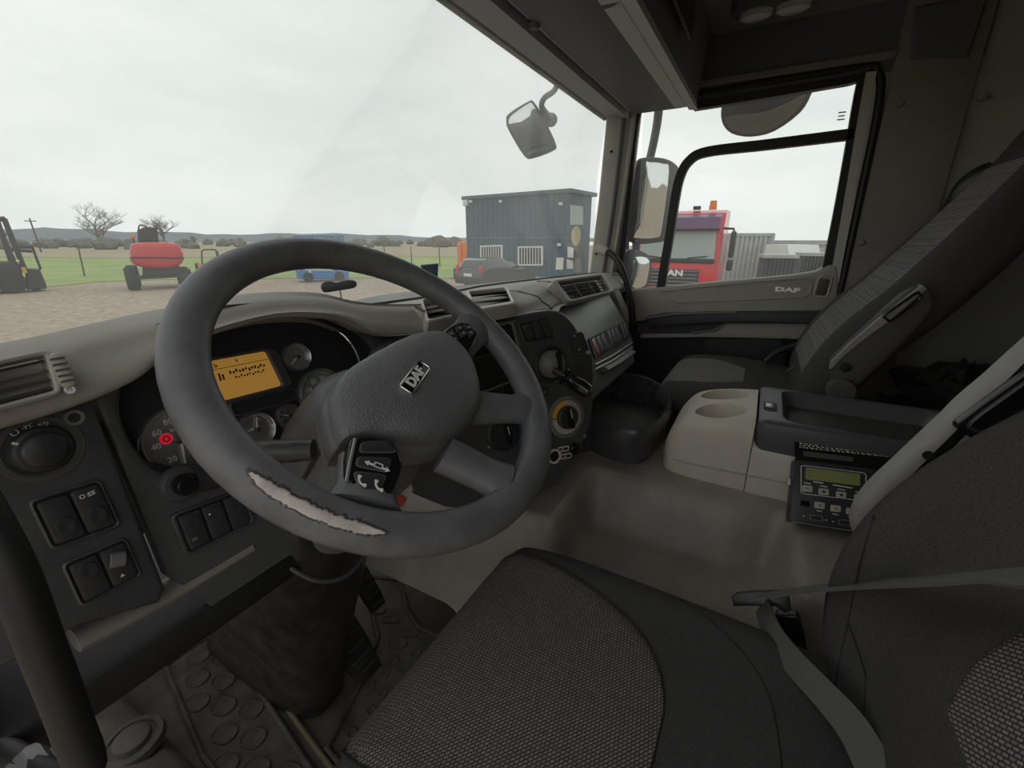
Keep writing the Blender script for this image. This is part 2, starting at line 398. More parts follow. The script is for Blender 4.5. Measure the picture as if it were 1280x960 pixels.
# ---- right front post with rubber seal and screw
ap = MB().loft([[(.985, a, z), (.99, a - .055, z), (1.012, a - .10, z), (1.04, a - .115, z), (1.10, a - .115, z), (1.10, a + .02, z)] for a, z in ((.745, .60), (.70, .92), (.675, 1.25), (.66, 1.60), (.66, 1.63))]).build('trim_4', 'pillar_beige', None, 50, bevel=.006)
struct(ap)
MB().tube(cr([(1.035, .60, .62), (1.035, .572, .92), (1.04, .558, 1.25), (1.045, .548, 1.57), (1.045, .46, 1.605), (1.045, .2, 1.612), (1.045, -.16, 1.622), (1.045, -.225, 1.60), (1.045, -.248, 1.5), (1.045, -.255, 1.2), (1.045, -.258, .9), (1.045, -.262, .4)], 6), .013, 8).build('rubber_seal', 'rubber_seal', ap)
MB().tube(cr([(.993, .645, .86), (.995, .612, 1.2), (.997, .592, 1.58)], 6), .009, 8).build('groove_trim', 'header_dark', ap)
MB().tube(cr([(1.008, .612, .86), (1.011, .580, 1.2), (1.014, .560, 1.58)], 6), .006, 8).build('groove_trim', 'frame_paint', ap)
for z in (1.43, 1.02): MB().cyl((1.0, .64 + (1.43 - z) * .1, z), (.983, .63 + (1.43 - z) * .1, z), .005, n=10).build('screw', 'deep_black', ap)
# ---- windscreen
def wsP(u, v):
    x = -1.03 + 2.06 * u; yb = wsY(x) + .005
    return (x, yb + (.672 - yb) * v + .03 * math.sin(PI * v), .915 + .655 * v)
ws = MB().slab(wsP, 24, 8, (0, .005, 0)).build('window_1', 'windscreen_glass'); struct(ws)
# ---- overhead shelf with flap lids, grip rail and end cap
sh = thing('overhead_shelf', 'dark grey overhead shelf with flap lids above the windscreen', 'shelf', (0, .45, 1.55))
MB().box((-.002, .455, 1.64), (1.985, .20, .17), .012).build('body', 'header_dark', sh)
for a, b in ((-.99, -.345), (-.335, .095), (.105, .975)):
    MB().slab(lambda u, v: (a + (b - a) * u, .345 + .222 * v, 1.553 + .010 * v), 8, 4, (0, 0, .02)).build('lid', 'header_grey', sh, bevel=.005)
PERM = Matrix(((0, 0, 1, 0), (1, 0, 0, 0), (0, 1, 0, 0), (0, 0, 0, 1)))          # local (x, y, z) -> world (Y, Z, X)
MB(Matrix.Translation((0, .31, 1.542)) @ PERM).prism([(0, 0), (.03, .004), (.034, .03), (.008, .036)], -.99, .985, b=.002).build('finger_rail', 'header_grey', sh)
MB().slab(lambda u, v: (-.985 + 1.97 * u, .318 - .028 * v, 1.556 + .21 * v), 8, 4, (0, .02, 0)).build('back_flap', 'header_dark', sh)
MB().box((.30, .283, 1.66), (.5, .012, .09), .005).build('net_panel', 'deep_black', sh)
MB().cyl((.1, .553, 1.556), (.1, .553, 1.546), .014, .011, 14).build('hinge_cap', 'header_dark', sh)
MB().slab(lambda u, v: (-1.0 + 1.995 * u, .572 + .092 * v, 1.545 + .016 * v), 10, 2, (0, 0, .03)).build('windscreen_header', 'header_blue', sh)
# ---- dome lamp on the headliner above the door
dl = thing('dome_lamp', 'long clear dome lamp on the headliner above the door window', 'lamp', (.90, .10, 1.80))
MB().loft([[(.90 + .034 * math.cos(a) * s, .10 + .11 * math.sin(a) * s, z) for a in [2 * PI * k / 20 for k in range(20)]] for s, z in ((1.15, 1.83), (1.15, 1.79), (1.05, 1.784))]).build('housing', 'header_dark', dl)
for c in (.045, .15): MB().loft([[(.90 + .03 * math.cos(a) * s, c + .05 * math.sin(a) * s, z) for a in [2 * PI * k / 16 for k in range(16)]] for s, z in ((1, 1.79), (.95, 1.768), (.6, 1.76))]).build('lens', 'lamp_lens', dl)
# ================================================================== passenger door
door = MB(DM).prism([yz(.56, .05), yz(-.245, .05), yz(-.245, .97), yz(-.20, .955), yz(.30, .865), yz(.56, .855)], -.06, -.005).build('door_1', 'door_low'); struct(door)
up = dpoly([(783, 363), (815, 359.5), (900, 352), (990, 344), (1020, 339), (1036, 331), (1048, 331), (1050, 345), (1046, 394), (960, 394), (880, 397), (812, 400), (783, 404)], .02)
MB(DM).prism(up, -.03, .022, b=.012, seg=3).build('upper_panel', 'door_panel', door)
rc = dpoly([(824, 365), (900, 357), (985, 349.5), (1007, 349), (1014, 354), (1012, 366), (1004, 370.5), (930, 374), (848, 377.5), (838, 374)], .024)
MB(DM).frame(inset(ccw(rc), -.004), ccw(rc), .018, .027, .003).build('relief_moulding', 'door_panel', door)
q = D.px(984, 362.5, .024); text('DAF', .023, D.M(q.x, q.y, .0225, -.02), 'silver_badge', door, ext=.002, sx=1.9, bold=.0012)
q = D.px(1029, 359, .024)
lt = MB(D.M(q.x, q.y, .018, -.06)).frame(rrect(.050, .085, .016), rrect(.034, .066, .01), 0, .008, .003).build('latch_surround', 'door_panel', door)
MB(D.M(q.x, q.y, .018, -.06)).box((0, 0, .002), (.032, .060, .008), .003).build('latch_handle', 'arm_dark', door)
# armrest ledge: light top face, dark side
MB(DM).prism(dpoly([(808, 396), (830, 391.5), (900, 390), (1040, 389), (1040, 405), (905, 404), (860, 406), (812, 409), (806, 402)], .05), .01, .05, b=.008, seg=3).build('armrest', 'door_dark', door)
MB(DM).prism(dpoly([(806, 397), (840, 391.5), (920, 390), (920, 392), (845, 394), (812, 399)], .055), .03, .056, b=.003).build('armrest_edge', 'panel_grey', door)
MB(DM).prism(dpoly([(905, 404), (1045, 402), (1040, 428), (985, 424), (880, 422), (800, 423), (800, 417), (860, 417), (892, 411)], .02), -.02, .02, b=.008, seg=2).build('lower_panel', 'door_panel', door)
MB(DM).prism(dpoly([(796, 404), (906, 404), (893, 411), (862, 417), (796, 417)], .016), -.02, .012, b=.003).build('pull_recess', 'door_dark', door)
MB(DM).prism(dpoly([(862, 414.5), (888, 412), (903, 405), (907, 406), (896, 414), (868, 418)], .02), .0, .026, b=.004).build('pull_lip', 'panel_grey', door)
MB(DM).prism(dpoly([(880, 424), (975, 424), (985, 434), (984, 470), (880, 470)], .03), -.02, .04, b=.015, seg=3).build('door_pocket', 'door_low', door)
# window frames
def band(pts, wdt, n=6, t=.03): 
    P = cr([D.P(*D.px(x, y, .0), 0) for x, y in pts], n); return MB().strip(P, wdt, t, (-1, 0, 0))
band([(826, 362), (832, 325), (838, 290), (844, 250), (850, 222), (861, 202), (884, 190), (960, 181), (1066, 168)], .034, 6).build('sliding_window_frame', 'rubber_seal', door)
band([(1079, 96), (1072, 130), (1060, 200), (1046, 275), (1031, 348)], .030, 4).build('rear_window_rubber', 'rubber_seal', door)
band([(1088, 92), (1081, 130), (1069, 200), (1056, 275), (1042, 352)], .028, 4, .04).build('rear_frame_post', 'frame_paint', door)
band([(868, 133), (960, 118), (1040, 104), (1066, 99), (1082, 92)], .028, 4, .035).build('top_window_rubber', 'rubber_seal', door)
band([(868, 126), (960, 111), (1060, 95), (1086, 88)], .012, 4, .05).build('top_frame_rail', 'arm_dark', door)
band([(770, 362), (779, 290), (787, 220), (797, 146)], .016, 4, .03).build('front_window_rubber', 'rubber_seal', door)
gl = MB(DM).prism(dpoly([(788, 372), (804, 130), (870, 126), (1080, 90), (1030, 352)]), -.028, -.024).build('window_2', 'side_glass'); struct(gl)
q = D.px(1052, 145, -.02); 
for k in range(3): MB(D.M(q.x, q.y + .012 - k * .011, -.0235)).box((0, 0, 0), (.022 - .004 * (k == 1), .004, .0006)).build('glass_stamp', 'grey_print', gl)
# black hose-like grab handle from the front post to the dash end
gh = MB().tube(cr([(1.0, .655, 1.035), (.985, .61, 1.025), (.965, .56, .985), (.955, .515, .90), (.95, .485, .80), (.955, .475, .70), (.97, .48, .63), (1.0, .50, .60)], 8), .0135, 12).build('grab_handle', 'rubber_seal')
tag(gh, 'black curved grab handle from the right front pillar down to the dash end', 'handle')
sk = MB().tube([(1.005, .665, 1.045), (.985, .62, 1.028)], [.03, .017], 12).build('socket', 'pillar_beige', gh)
# ================================================================== dashboard
dash = thing('dashboard', 'wraparound truck dashboard with grey beige top and black switch panels', 'dashboard', (0, .75, .5))
ST = [(-1.0, .66, .975, .60, .965, .575, .915), (-.88, .66, .98, .60, .972, .575, .918), (-.80, .68, .985, .62, .978, .585, .93), (-.74, .69, .99, .62, .985, .60, .955),
      (-.62, .68, 1.0, .62, .995, .60, .972), (-.52, .66, .995, .61, .985, .59, .955), (-.46, .64, .977, .60, .967, .575, .92), (-.40, .63, .965, .59, .957, .565, .91),
      (-.30, .61, .957, .555, .945, .53, .905), (-.20, .59, .955, .51, .943, .485, .910), (-.12, .575, .953, .475, .941, .455, .912), (-.06, .58, .952, .475, .941, .455, .910),
      (.02, .60, .951, .495, .941, .46, .905), (.15, .63, .953, .54, .944, .50, .90), (.30, .65, .95, .565, .942, .51, .895), (.55, .655, .947, .575, .939, .52, .885),
      (.85, .65, .943, .575, .935, .525, .88), (.985, .65, .94, .57, .93, .53, .88)]
rings = []
for x, yc, zc, yt, zt, yb, zb in cr(ST, 4):
    yw = wsY(x) - .004
    prof = [(yw, .917), (yw * .75 + yc * .25, .925 + .2 * (zc - .925)), (yc, zc), ((yc + yt) / 2, (zc + zt) / 2 + .004), (yt, zt), (yt - .012, zt - .012), (yb * .6 + yt * .4 - .012, zb * .6 + zt * .4), (yb - .002, zb + .008), (yb + .004, zb + .002), (yb + .012, zb + .006), (yw, .90)]
    rings.append([(x, y, z) for y, z in cr(prof, 2)])
roll_o = MB().loft(rings).build('top_roll', 'dash_beige', dash, 60)
from mathutils.bvhtree import BVHTree
_bv = BVHTree.FromPolygons([v.co for v in roll_o.data.vertices], [tuple(q.vertices) for q in roll_o.data.polygons])
def roll_frame(pts, off=.003):
    h = [_bv.ray_cast(CAM, ray(x, y).normalized())[0] for x, y in pts]
    n = (h[2] - h[0]).cross(h[1] - h[3]).normalized()
    if n.y > 0: n = -n
    return Fr(sum(h, V((0, 0, 0))) / 4 + n * off, n)
# dark shelf along the foot of the windscreen
def roll(x):
    for a, b in zip(ST, ST[1:]):
        if a[0] <= x <= b[0]:
            t = (x - a[0]) / (b[0] - a[0]); return [p + (q - p) * t for p, q in zip(a, b)]
def shelfP(u, v):
    x = -.40 + 1.37 * u; _, yc, zc = roll(x)[:3]; yw = wsY(x) - .004; y = yw - .006 - (yw - yc) * .62 * v
    t = (yw - y) / (yw - yc); z = .917 + (.925 + .2 * (zc - .925) - .917) * t / .25 if t < .25 else .925 + .2 * (zc - .925) + (zc - .925 - .2 * (zc - .925)) * (t - .25) / .75
    return (x, y, z + .006)
MB().slab(shelfP, 60, 6, (0, 0, -.02)).build('defrost_shelf', 'fascia_grey', dash)
# seams in the roll
for x in (.03, .34):
    _, yc, zc, yt, zt, yb, zb = roll(x)
    MB().tube([(x, yc, zc + .001), (x, (yc + yt) / 2, (zc + zt) / 2 + .005), (x, yt, zt + .001), (x, yt - .013, zt - .011), (x, yb * .6 + yt * .4 - .014, zb * .6 + zt * .4), (x, yb - .004, zb + .008)], .0025, 6).build('seam', 'fascia_grey', dash)
# ---- air vents
def quad(fr, pts, w=0): return [tuple(fr.px(x, y, w)) for x, y in pts]
def shrink(q, k, dx=0, dy=0):
    cx = sum(p[0] for p in q) / len(q); cy = sum(p[1] for p in q) / len(q)
    return [(cx + (p[0] - cx) * k + dx, cy + (p[1] - cy) * k + dy) for p in q]
def lerp(a, b, t): return tuple(p + (q - p) * t for p, q in zip(a, b))
def qp(q, s, t): return lerp(lerp(q[0], q[1], s), lerp(q[3], q[2], s), t)       # q: tl, tr, br, bl
def rquad(q, r=.16, n=3):
    """outline of a quad with rounded corners"""
    out = []
    for i in range(4):
        p, a, b = q[i], q[i - 1], q[(i + 1) % 4]
        A = lerp(p, a, r); B = lerp(p, b, r)
        for k in range(n + 1):
            t = k / n; out.append(tuple((1 - t) ** 2 * A[j] + 2 * t * (1 - t) * p[j] + t * t * B[j] for j in (0, 1)))
    return out
def vent(fr, q, nsl, bars=1, wheel=None, label=None, shallow=False):
    M = fr.M(); Md = M; zd = -.028
    if shallow: zd = -.001; Md = M @ Matrix.Translation((0, 0, .006)) @ Matrix.Scale(.45, 4, (0, 0, 1))
    o = rquad([qp(q, -.09, -.14), qp(q, 1.09, -.14), qp(q, 1.09, 1.14), qp(q, -.09, 1.14)], .12)
    i = rquad(q, .08)
    vt = MB(M).frame(o, i, -.02, .008 if shallow else .004, .003).build('air_vent', 'vent_frame', dash)
    MB(M).prism([qp(q, 0, 0), qp(q, 1, 0), qp(q, 1, 1), qp(q, 0, 1)], -.034, zd).build('duct', 'deep_black', vt)
    for k in range(nsl):
        t = (k + .5) / nsl; a = qp(q, .0, t - .05); b = qp(q, 1, t - .05); c = qp(q, 1, t + .06); d = qp(q, 0, t + .06)
        MB(Md).add([(*a, -.012), (*b, -.012), (*c, -.002), (*d, -.002), (*a, -.015), (*b, -.015), (*c, -.005), (*d, -.005)], [(0, 1, 2, 3), (7, 6, 5, 4), (0, 4, 5, 1), (2, 6, 7, 3), (1, 5, 6, 2), (0, 3, 7, 4)]).build('slat', 'vent_slat', vt, smooth=False)
    for k in range(bars):
        s = (k + 1) / (bars + 1); a, b = qp(q, s, 0), qp(q, s, 1)
        MB(Md).tube([(*a, -.008), (*b, -.008)], .0025, 6).build('divider', 'vent_frame' if bars > 1 else 'vent_slat', vt)
    if wheel:
        c = wheel; MB(M).prism([(x + c[0], y + c[1]) for x, y in rrect(.011, .034, .005)], -.01, .007, b=.003, seg=2).build('thumbwheel', 'vent_frame', vt)
        for k in range(5): MB(M).box((c[0], c[1] - .011 + k * .0055, .007), (.010, .0018, .003)).build('rib', 'vent_slat', vt)
    else:
        p = qp(q, .62, .55); MB(M).box((p[0], p[1], -.002), (.010, .005, .008), .002).build('vent_tab', 'vent_frame', vt)
    if label: vt['label'] = label
    return vt
def nrm(rot, lean): 
    a, l = math.radians(rot), math.radians(lean); return (-math.sin(a) * math.cos(l), -math.cos(a) * math.cos(l), math.sin(l))
fL = Fr(at(30, 475, Y=.568), nrm(0, 20))
qL = quad(fL, [(-30, 462), (56, 443), (69, 488), (-22, 512)])
vent(fL, qL, 4, 0, tuple(fL.px(76, 464)))
pz = fL.px(86, 488); MB(fL.M(pz.x, pz.y, .003)).lathe([(.004, 0), (.004, .001), (.0025, .001), (.0025, 0)], 14).build('vent_mark', 'white_print', dash)
c1 = [(529, 379), (566, 374), (575, 394), (536, 403)]; f1 = roll_frame(c1, .007); vent(f1, quad(f1, c1), 4, 0, tuple(f1.px(523.5, 390)), shallow=True)
c2 = [(587, 368), (632, 363), (640, 381), (597, 388)]; f2 = roll_frame(c2, .007); vent(f2, quad(f2, c2), 4, 0, shallow=True)
f3 = Fr(at(727, 362, Z=.930), nrm(4, 40)); vent(f3, quad(f3, [(696, 353), (751, 345), (762, 363), (713, 375)]), 5, 2)
f4 = Fr(at(769, 347, Z=.924), nrm(8, 42)); vent(f4, quad(f4, [(763, 344), (771, 342), (776, 350), (768, 353)]), 3, 0)
# ---- fascia in front of the driver, pierced by the instrument recess
FP = Fr((-.65, .60, .85), nrm(0, 10)); CP = Fr((-.65, .652, .86), nrm(0, 12))
rim = ccw([tuple(p) for p in cr([tuple(FP.px(x, y)) for x, y in [(151, 520), (152, 490), (163, 455), (190, 425), (235, 403), (290, 392), (350, 390), (400, 397), (440, 413), (466, 436), (478, 470), (470, 520), (430, 560), (360, 585), (270, 600), (205, 592), (170, 560)]], 3, True)])
dl_, dr_ = FP.px(115, 488), FP.px(214, 728)
outer = [(dl_.x, dl_.y + .028), (dl_.x, dl_.y), (dr_.x, dr_.y), (dr_.x + .02, -.225), (.26, -.225), (.26, .06), (.20, .105), (.08, .135), (-.03, .14), (-.12, .12)]
outer = ccw(outer)
def hit(c, d, poly):
    best = None
    for i in range(len(poly)):
        a = V(poly[i - 1]); b = V(poly[i]); e = b - a; den = d.x * e.y - d.y * e.x
        if abs(den) < 1e-12: continue
        w_ = a - c; t = (w_.x * e.y - w_.y * e.x) / den; s = (w_.x * d.y - w_.y * d.x) / den
        if t > 0 and -1e-6 <= s <= 1 + 1e-6 and (best is None or t > best): best = t
    return c + d * (best or .1)
cc = V((-.01, .02))
orr = [tuple(hit(cc, (V(p) - cc).normalized(), outer)) for p in rim]
orr = [tuple(cc + (V(o_) - cc).normalized() * min((V(o_) - cc).length, (V(r_) - cc).length + (9 if r_[1] < .03 or r_[0] < -.12 else .010 if r_[0] < .04 else .055))) for o_, r_ in zip(orr, rim)]
fm = MB(FP.M()).loft([[(x, y, -.02) for x, y in orr], [(x, y, 0) for x, y in orr], [(x, y, .002) for x, y in inset(rim, -.012)], [(x, y, .0) for x, y in inset(rim, -.004)], [(x, y, -.006) for x, y in rim]], True, False, False)
fm.build('driver_fascia', 'fascia_grey', dash, 50)
# left switch panel, set proud of the fascia with a shadow gap
LP = Fr((-.86, .58, .8), nrm(0, 10))
a, b = LP.px(111, 492), LP.px(206, 735)
lp = MB(LP.M()).prism([(-.135, .12), (a.x - .03, .128), (a.x, a.y), (b.x, b.y), (b.x - .01, b.y - .012), (LP.px(96, 782).x, LP.px(96, 782).y), (-.135, LP.px(60, 800).y)], -.05, .004, b=.006, seg=3).build('left_switch_panel', 'black_plastic', dash)
def rocker(fr, q, parent, m='switch_black', dish=True, w0=-.002, h=.006, name='rocker_switch'):
    """a switch in a quad cell: body plus the finger dish"""
    r = MB(fr.M()).prism(rquad(q, .10, 2), w0, w0 + h, b=.0022, seg=2).build(name, m, parent)
    if dish:
        c = qp(q, .52, .66 if dish != 'up' else .3); L = (V(q[0]) - V(q[3])).length; W = (V(q[0]) - V(q[1])).length
        e1 = (V(q[1]) - V(q[0])).normalized(); e2 = (V(q[0]) - V(q[3])).normalized()
        rr = [[(c[0] + (e1.x * math.cos(t) * W * .34 * s + e2.x * math.sin(t) * L * .22 * s), c[1] + (e1.y * math.cos(t) * W * .34 * s + e2.y * math.sin(t) * L * .22 * s), w0 + h + z) for t in [2 * PI * k / 14 for k in range(14)]] for s, z in ((1.05, -.0005), (1, .0012), (.8, .0016), (.3, .0006))]
        MB(fr.M()).loft(rr).build('finger_dish', m, r)
    return r
def icon(fr, x, y, kind, s, parent, m='grey_print', w=.006):
    """small printed symbols"""
    p = fr.px(x, y, w); M = fr.M(p.x, p.y, w); b = MB(M); z = .0004
    if kind == 'ring': b.frame(circ(s, 16), circ(s * .72, 16), 0, z)
    elif kind == 'sun':
        b.frame(circ(s * .5, 14), circ(s * .33, 14), 0, z)
        for k in range(8):
            a = k * PI / 4; b.strip([(math.cos(a) * s * .65, math.sin(a) * s * .65, 0), (math.cos(a) * s, math.sin(a) * s, 0)], s * .14, z, (0, 0, 1))
    elif kind == 'lamp':
        b.frame([(x_ * 1.0 + s * .5, y_) for x_, y_ in cr([(-.2 * s, .5 * s), (.5 * s, .3 * s), (.6 * s, 0), (.5 * s, -.3 * s), (-.2 * s, -.5 * s)], 3, True)], [(x_ * .7 + s * .5, y_ * .7) for x_, y_ in cr([(-.2 * s, .5 * s), (.5 * s, .3 * s), (.6 * s, 0), (.5 * s, -.3 * s), (-.2 * s, -.5 * s)], 3, True)], 0, z)
        for k in (-1, 0, 1): b.strip([(-s * .9, k * s * .34, 0), (-.0 * s, k * s * .34, 0)], s * .13, z, (0, 0, 1))
    elif kind == 'fog':
        for dx in (-.6, .7):
            b.frame(circ(s * .4, 12, dx * s), circ(s * .27, 12, dx * s), 0, z)
        for k in (-1, 0, 1): b.strip([(.1 * s, k * s * .3 - .05 * s, 0), (1.3 * s, k * s * .3 + .05 * s, 0)], s * .1, z, (0, 0, 1))
    elif kind == 'bars':
        for k in (-1, 0, 1): b.strip([(k * s * .5, -s * .5, 0), (k * s * .5 + s * .2, s * .5, 0)], s * .15, z, (0, 0, 1))
    elif kind == 'arrow': b.prism([(-s, 0), (0, s * .7), (0, s * .25), (s, s * .25), (s, -s * .25), (0, -s * .25), (0, -s * .7)], 0, z)
    elif kind == 'arrow_r': b.prism([(s, 0), (0, s * .7), (0, s * .25), (-s, s * .25), (-s, -s * .25), (0, -s * .25), (0, -s * .7)], 0, z)
    elif kind == 'phone': b.tube(cr([(-s * .6, s * .8, 0), (-s * .55, 0, 0), (0, -s * .55, 0), (s * .8, -s * .6, 0)], 4), [s * .34] * 3 + [s * .2] * 7 + [s * .34] * 3, 6, flat=(.25, 1))
    elif kind == 'up': b.prism([(-s * .7, -s * .5), (s * .7, -s * .5), (0, s * .6)], 0, z)
    elif kind == 'dot': b.prism(circ(s, 12), 0, z)
    elif kind == 'box': b.frame(rrect(s * 2, s * 1.3, s * .2, 2), rrect(s * 1.5, s * .85, s * .15, 2), 0, z)
    return b.build('symbol', m, parent, smooth=False)
# light switch
c = LP.px(50, 561); M = LP.M(c.x, c.y, .004)
lk_ = MB(M).lathe([(.033, -.001), (.032, .0012), (.027, .0015), (.025, .0)], 36).build('light_switch', 'fascia_grey', dash)
MB(M).lathe([(.0228, 0), (.0228, .005), (.021, .008), (.018, .009), (.0165, .013), (.0135, .0155), (.0001, .016)], 36).build('knob', 'switch_black', lk_)
MB(M @ Matrix.Rotation(.9, 4, 'Z')).box((0, .0205, .0075), (.0025, .004, .003)).build('pointer', 'white_print', lk_)
icon(LP, 18, 541, 'ring', .0030, lk_, 'white_print', .005); icon(LP, 35, 534, 'sun', .0042, lk_, 'white_print', .005); icon(LP, 53, 531, 'lamp', .0038, lk_, 'white_print', .005)
c = LP.px(91, 522); MB(LP.M(c.x, c.y, .004)).lathe([(.0085, 0), (.008, .002), (.005, .0015), (.0045, -.002), (.0001, -.002)], 18).build('key_socket', 'panel_grey', dash)
def group(fr, corners, n, names, parent=dash, m='switch_black', cells=None, w=.004, gap=.03):
    q = quad(fr, corners, w)
    MB(fr.M()).frame(rquad([qp(q, -.07, -.07), qp(q, 1.07, -.07), qp(q, 1.07, 1.07), qp(q, -.07, 1.07)], .12), rquad(q, .08), w - .004, w + .003, .0015).build('switch_bezel', 'black_plastic', parent)
    MB(fr.M()).prism(q, w - .002, w + .0006).build('switch_well', 'deep_black', parent)
    out = []
    for k in range(n):
        s0, s1 = k / n + gap / 2, (k + 1) / n - gap / 2
        cell = [qp(q, s0, .03), qp(q, s1, .03), qp(q, s1, .97), qp(q, s0, .97)]
        out.append(rocker(fr, cell, parent, m if isinstance(m, str) else m[k], names[k] if names else True, w - .001))
    return out
g = group(LP, [(41, 628), (121, 602), (146, 655), (68, 683)], 2, [True, True]); icon(LP, 108, 619, 'fog', .0055, g[1], 'white_print', .0105)
g = group(LP, [(82, 706), (154, 675), (173, 718), (104, 754)], 2, ['up', False])
c = LP.px(147, 700, .01); MB(LP.M(c.x, c.y, .009, -.35)).tube([(-.006, 0, 0), (.006, 0, 0)], .008, 16, flat=(.7, 1.0), up=(0, 0, 1)).build('dimmer_wheel', 'panel_grey', g[1]); icon(LP, 153, 719, 'up', .003, g[1], 'white_print', .0105)
# fascia: knob with barrel, row of rockers below the recess
c = FP.px(223, 604); kb = MB(FP.M(c.x, c.y, 0)).lathe([(.022, 0), (.022, .008), (.019, .012), (.0001, .012)], 24).build('reset_knob', 'black_plastic', dash)
MB(FP.M(c.x, c.y, .010)).lathe([(.013, 0), (.013, .012), (.010, .016), (.0001, .016)], 20).build('button', 'gloss_black', kb)
d = FP.px(290, 590); MB(FP.M()).tube([(c.x + .012, c.y, .004), (d.x, d.y, .004)], .018, 12).build('barrel', 'switch_black', kb)
g = group(FP, [(219, 645), (300, 614), (313, 652), (236, 690)], 3, ['up', 'up', 'up']); icon(FP, 243, 674, 'bars', .004, g[0], 'grey_print', .0105); icon(FP, 262, 643, 'dot', .0012, g[1], 'white_print', .0105)
MB().tube(cr([at(92, 800, Y=.585), at(160, 765, Y=.585), at(230, 727, Y=.585), at(308, 681, Y=.585)], 4), .017, 12, flat=(.7, 1.2)).build('lower_edge_strip', 'pillar_brown', dash)  # beige strip in the darker pillar colour, shade by the doorway painted in
MB().box((-.70, .70, .60), (.58, .26, .05), .012).build('knee_panel', 'deep_black', dash)
MB().loft([[(-1.0, .60, z), (-.985, .575, z), (-.975, .60, z), (-.975, 1.0, z), (-1.0, 1.0, z)] for z in (.60, .80, .93)]).build('end_cap', 'black_plastic', dash)
# ---- instrument cluster inside the recess
cl = thing('instrument_cluster', 'black instrument cluster with round dials and an amber display behind the wheel', 'instrument panel', (-.65, .66, .75))
inner = [(x * .97, y * (1.14 if y < 0 else .94)) for x, y in rim]
rg = [[FP.P(x, y, -.004) for x, y in rim], [FP.P(x * .985, y * .985, -.02) for x, y in rim], [CP.P(x, y, .004) for x, y in inner]]
MB().loft(rg, True, False, False).build('recess_wall', 'cluster_black', cl, 50)
MB(CP.M()).prism(inner, -.012, 0).build('face_plate', 'cluster_black', cl)
def gauge(x, y, r, marks, needle, arc=None, lab=None, ringm='gauge_ring'):
    c = CP.px(x, y, .004); M = CP.M(c.x, c.y, .002)
    g = MB(M).lathe([(r * 1.12, -.002), (r * 1.12, .004), (r * 1.06, .008), (r, .007), (r * .985, .001)], 40).build('gauge', ringm, cl)
    MB(M).lathe([(r, 0), (r, .0008), (.0001, .0008)], 40).build('dial', 'gauge_face', g)
    for s, a in marks:
        t = math.radians(a); text(s, r * .27, M @ Matrix.Translation((math.cos(t) * r * .66, math.sin(t) * r * .66, .0014)), 'white_print', g)
    if arc:
        for (a0, a1, mm) in arc:
            ts = [math.radians(a0 + (a1 - a0) * k / 12) for k in range(13)]
            MB(M).strip([(math.cos(t) * r * .92, math.sin(t) * r * .92, .0014) for t in ts], r * .11, .0006, (0, 0, 1)).build('scale_arc', mm, g)
    t = math.radians(needle); d = V((math.cos(t), math.sin(t), 0))
    MB(M).strip([d * (-r * .15) + V((0, 0, .004)), d * (r * .8) + V((0, 0, .004))], [r * .09, r * .05], .0015, (0, 0, 1)).build('needle', 'white_print', g)
    MB(M).lathe([(r * .14, .001), (r * .14, .007), (r * .1, .008), (.0001, .008)], 16).build('needle_hub', 'switch_black', g)
    if lab: text(lab[0], r * lab[1], M @ Matrix.Translation((lab[2] * r, lab[3] * r, .0014)), 'white_print', g)
    return g
sp = CP.px(225, 549); le = CP.px(174, 545); rs = (sp - le).length * .92
def ang(x, y): d = CP.px(x, y) - sp; return math.degrees(math.atan2(d.y, d.x))
ticks = [('20', ang(216, 574)), ('40', ang(193, 560)), ('60', ang(190, 540)), ('80', ang(208, 524)), ('100', ang(208, 524) - 45), ('120', ang(208, 524) - 88)]
gs = gauge(225, 549, rs, ticks, 262, [(255, 60, 'gauge_ring')], ('km/h', .16, 0, .35))
c = CP.px(208, 548.5, .004); MB(CP.M(c.x, c.y, .0030)).prism(circ(.0075, 18), 0, .0006).build('warning_light', 'red_print', gs); icon(CP, 208, 548.5, 'ring', .004, gs, 'gauge_face', .0045)
gauge(404, 492, rs, [('5', 190), ('10', 150), ('15', 115), ('20', 75)], 200, [(150, 60, 'green_print')], None)
rf = (CP.px(321, 537) - CP.px(300, 537)).length
gauge(321, 537, rf, [('1', 60)], 78, [(180, 0, 'grey_print')], ('Adblue', .2, -.25, .1))
gauge(371, 446, rf * .86, [('2', -20), ('', 0)], 215, [(200, 20, 'grey_print')], None)
gauge(361, 520, rf * .72, [('0', 190), ('5', 110)], 150, [(200, 150, 'red_print')], None)
q = quad(CP, [(254, 453), (331, 439), (352, 482), (279, 501)], .002)
sc_ = MB(CP.M()).frame(rquad([qp(q, -.10, -.10), qp(q, 1.22, -.10), qp(q, 1.22, 1.12), qp(q, -.10, 1.12)], .16), rquad(q, .06), 0, .006, .003).build('display', 'black_plastic', cl)
MB(CP.M()).prism(rquad(q, .06), 0, .002).build('screen', 'amber_screen', sc_)
for s, t, L, h, n in ((.13, .13, .05, .10, 2), (.47, .09, .04, .07, 2), (.30, .36, .62, .085, 12), (.35, .50, .52, .055, 11), (.12, .42, .10, .2, 2)):
    for k in range(n):
        p = qp(q, s + L * k / n, t + .02 * math.sin(k * 2.3)); MB(CP.M(p[0], p[1], .0022)).box((0, 0, 0), (.085 * L / n * .62, .055 * h * (1 - .25 * (k % 2)), .0005)).build('display_text', 'amber_ink', sc_)
a = qp(q, .04, .22); b = qp(q, .98, .22); MB(CP.M()).strip([(*a, .0023), (*b, .0023)], .0008, .0004, (0, 0, 1)).build('display_line', 'amber_ink', sc_)
q2 = quad(CP, [(288, 505), (368, 486), (374, 497), (294, 519)], .002)
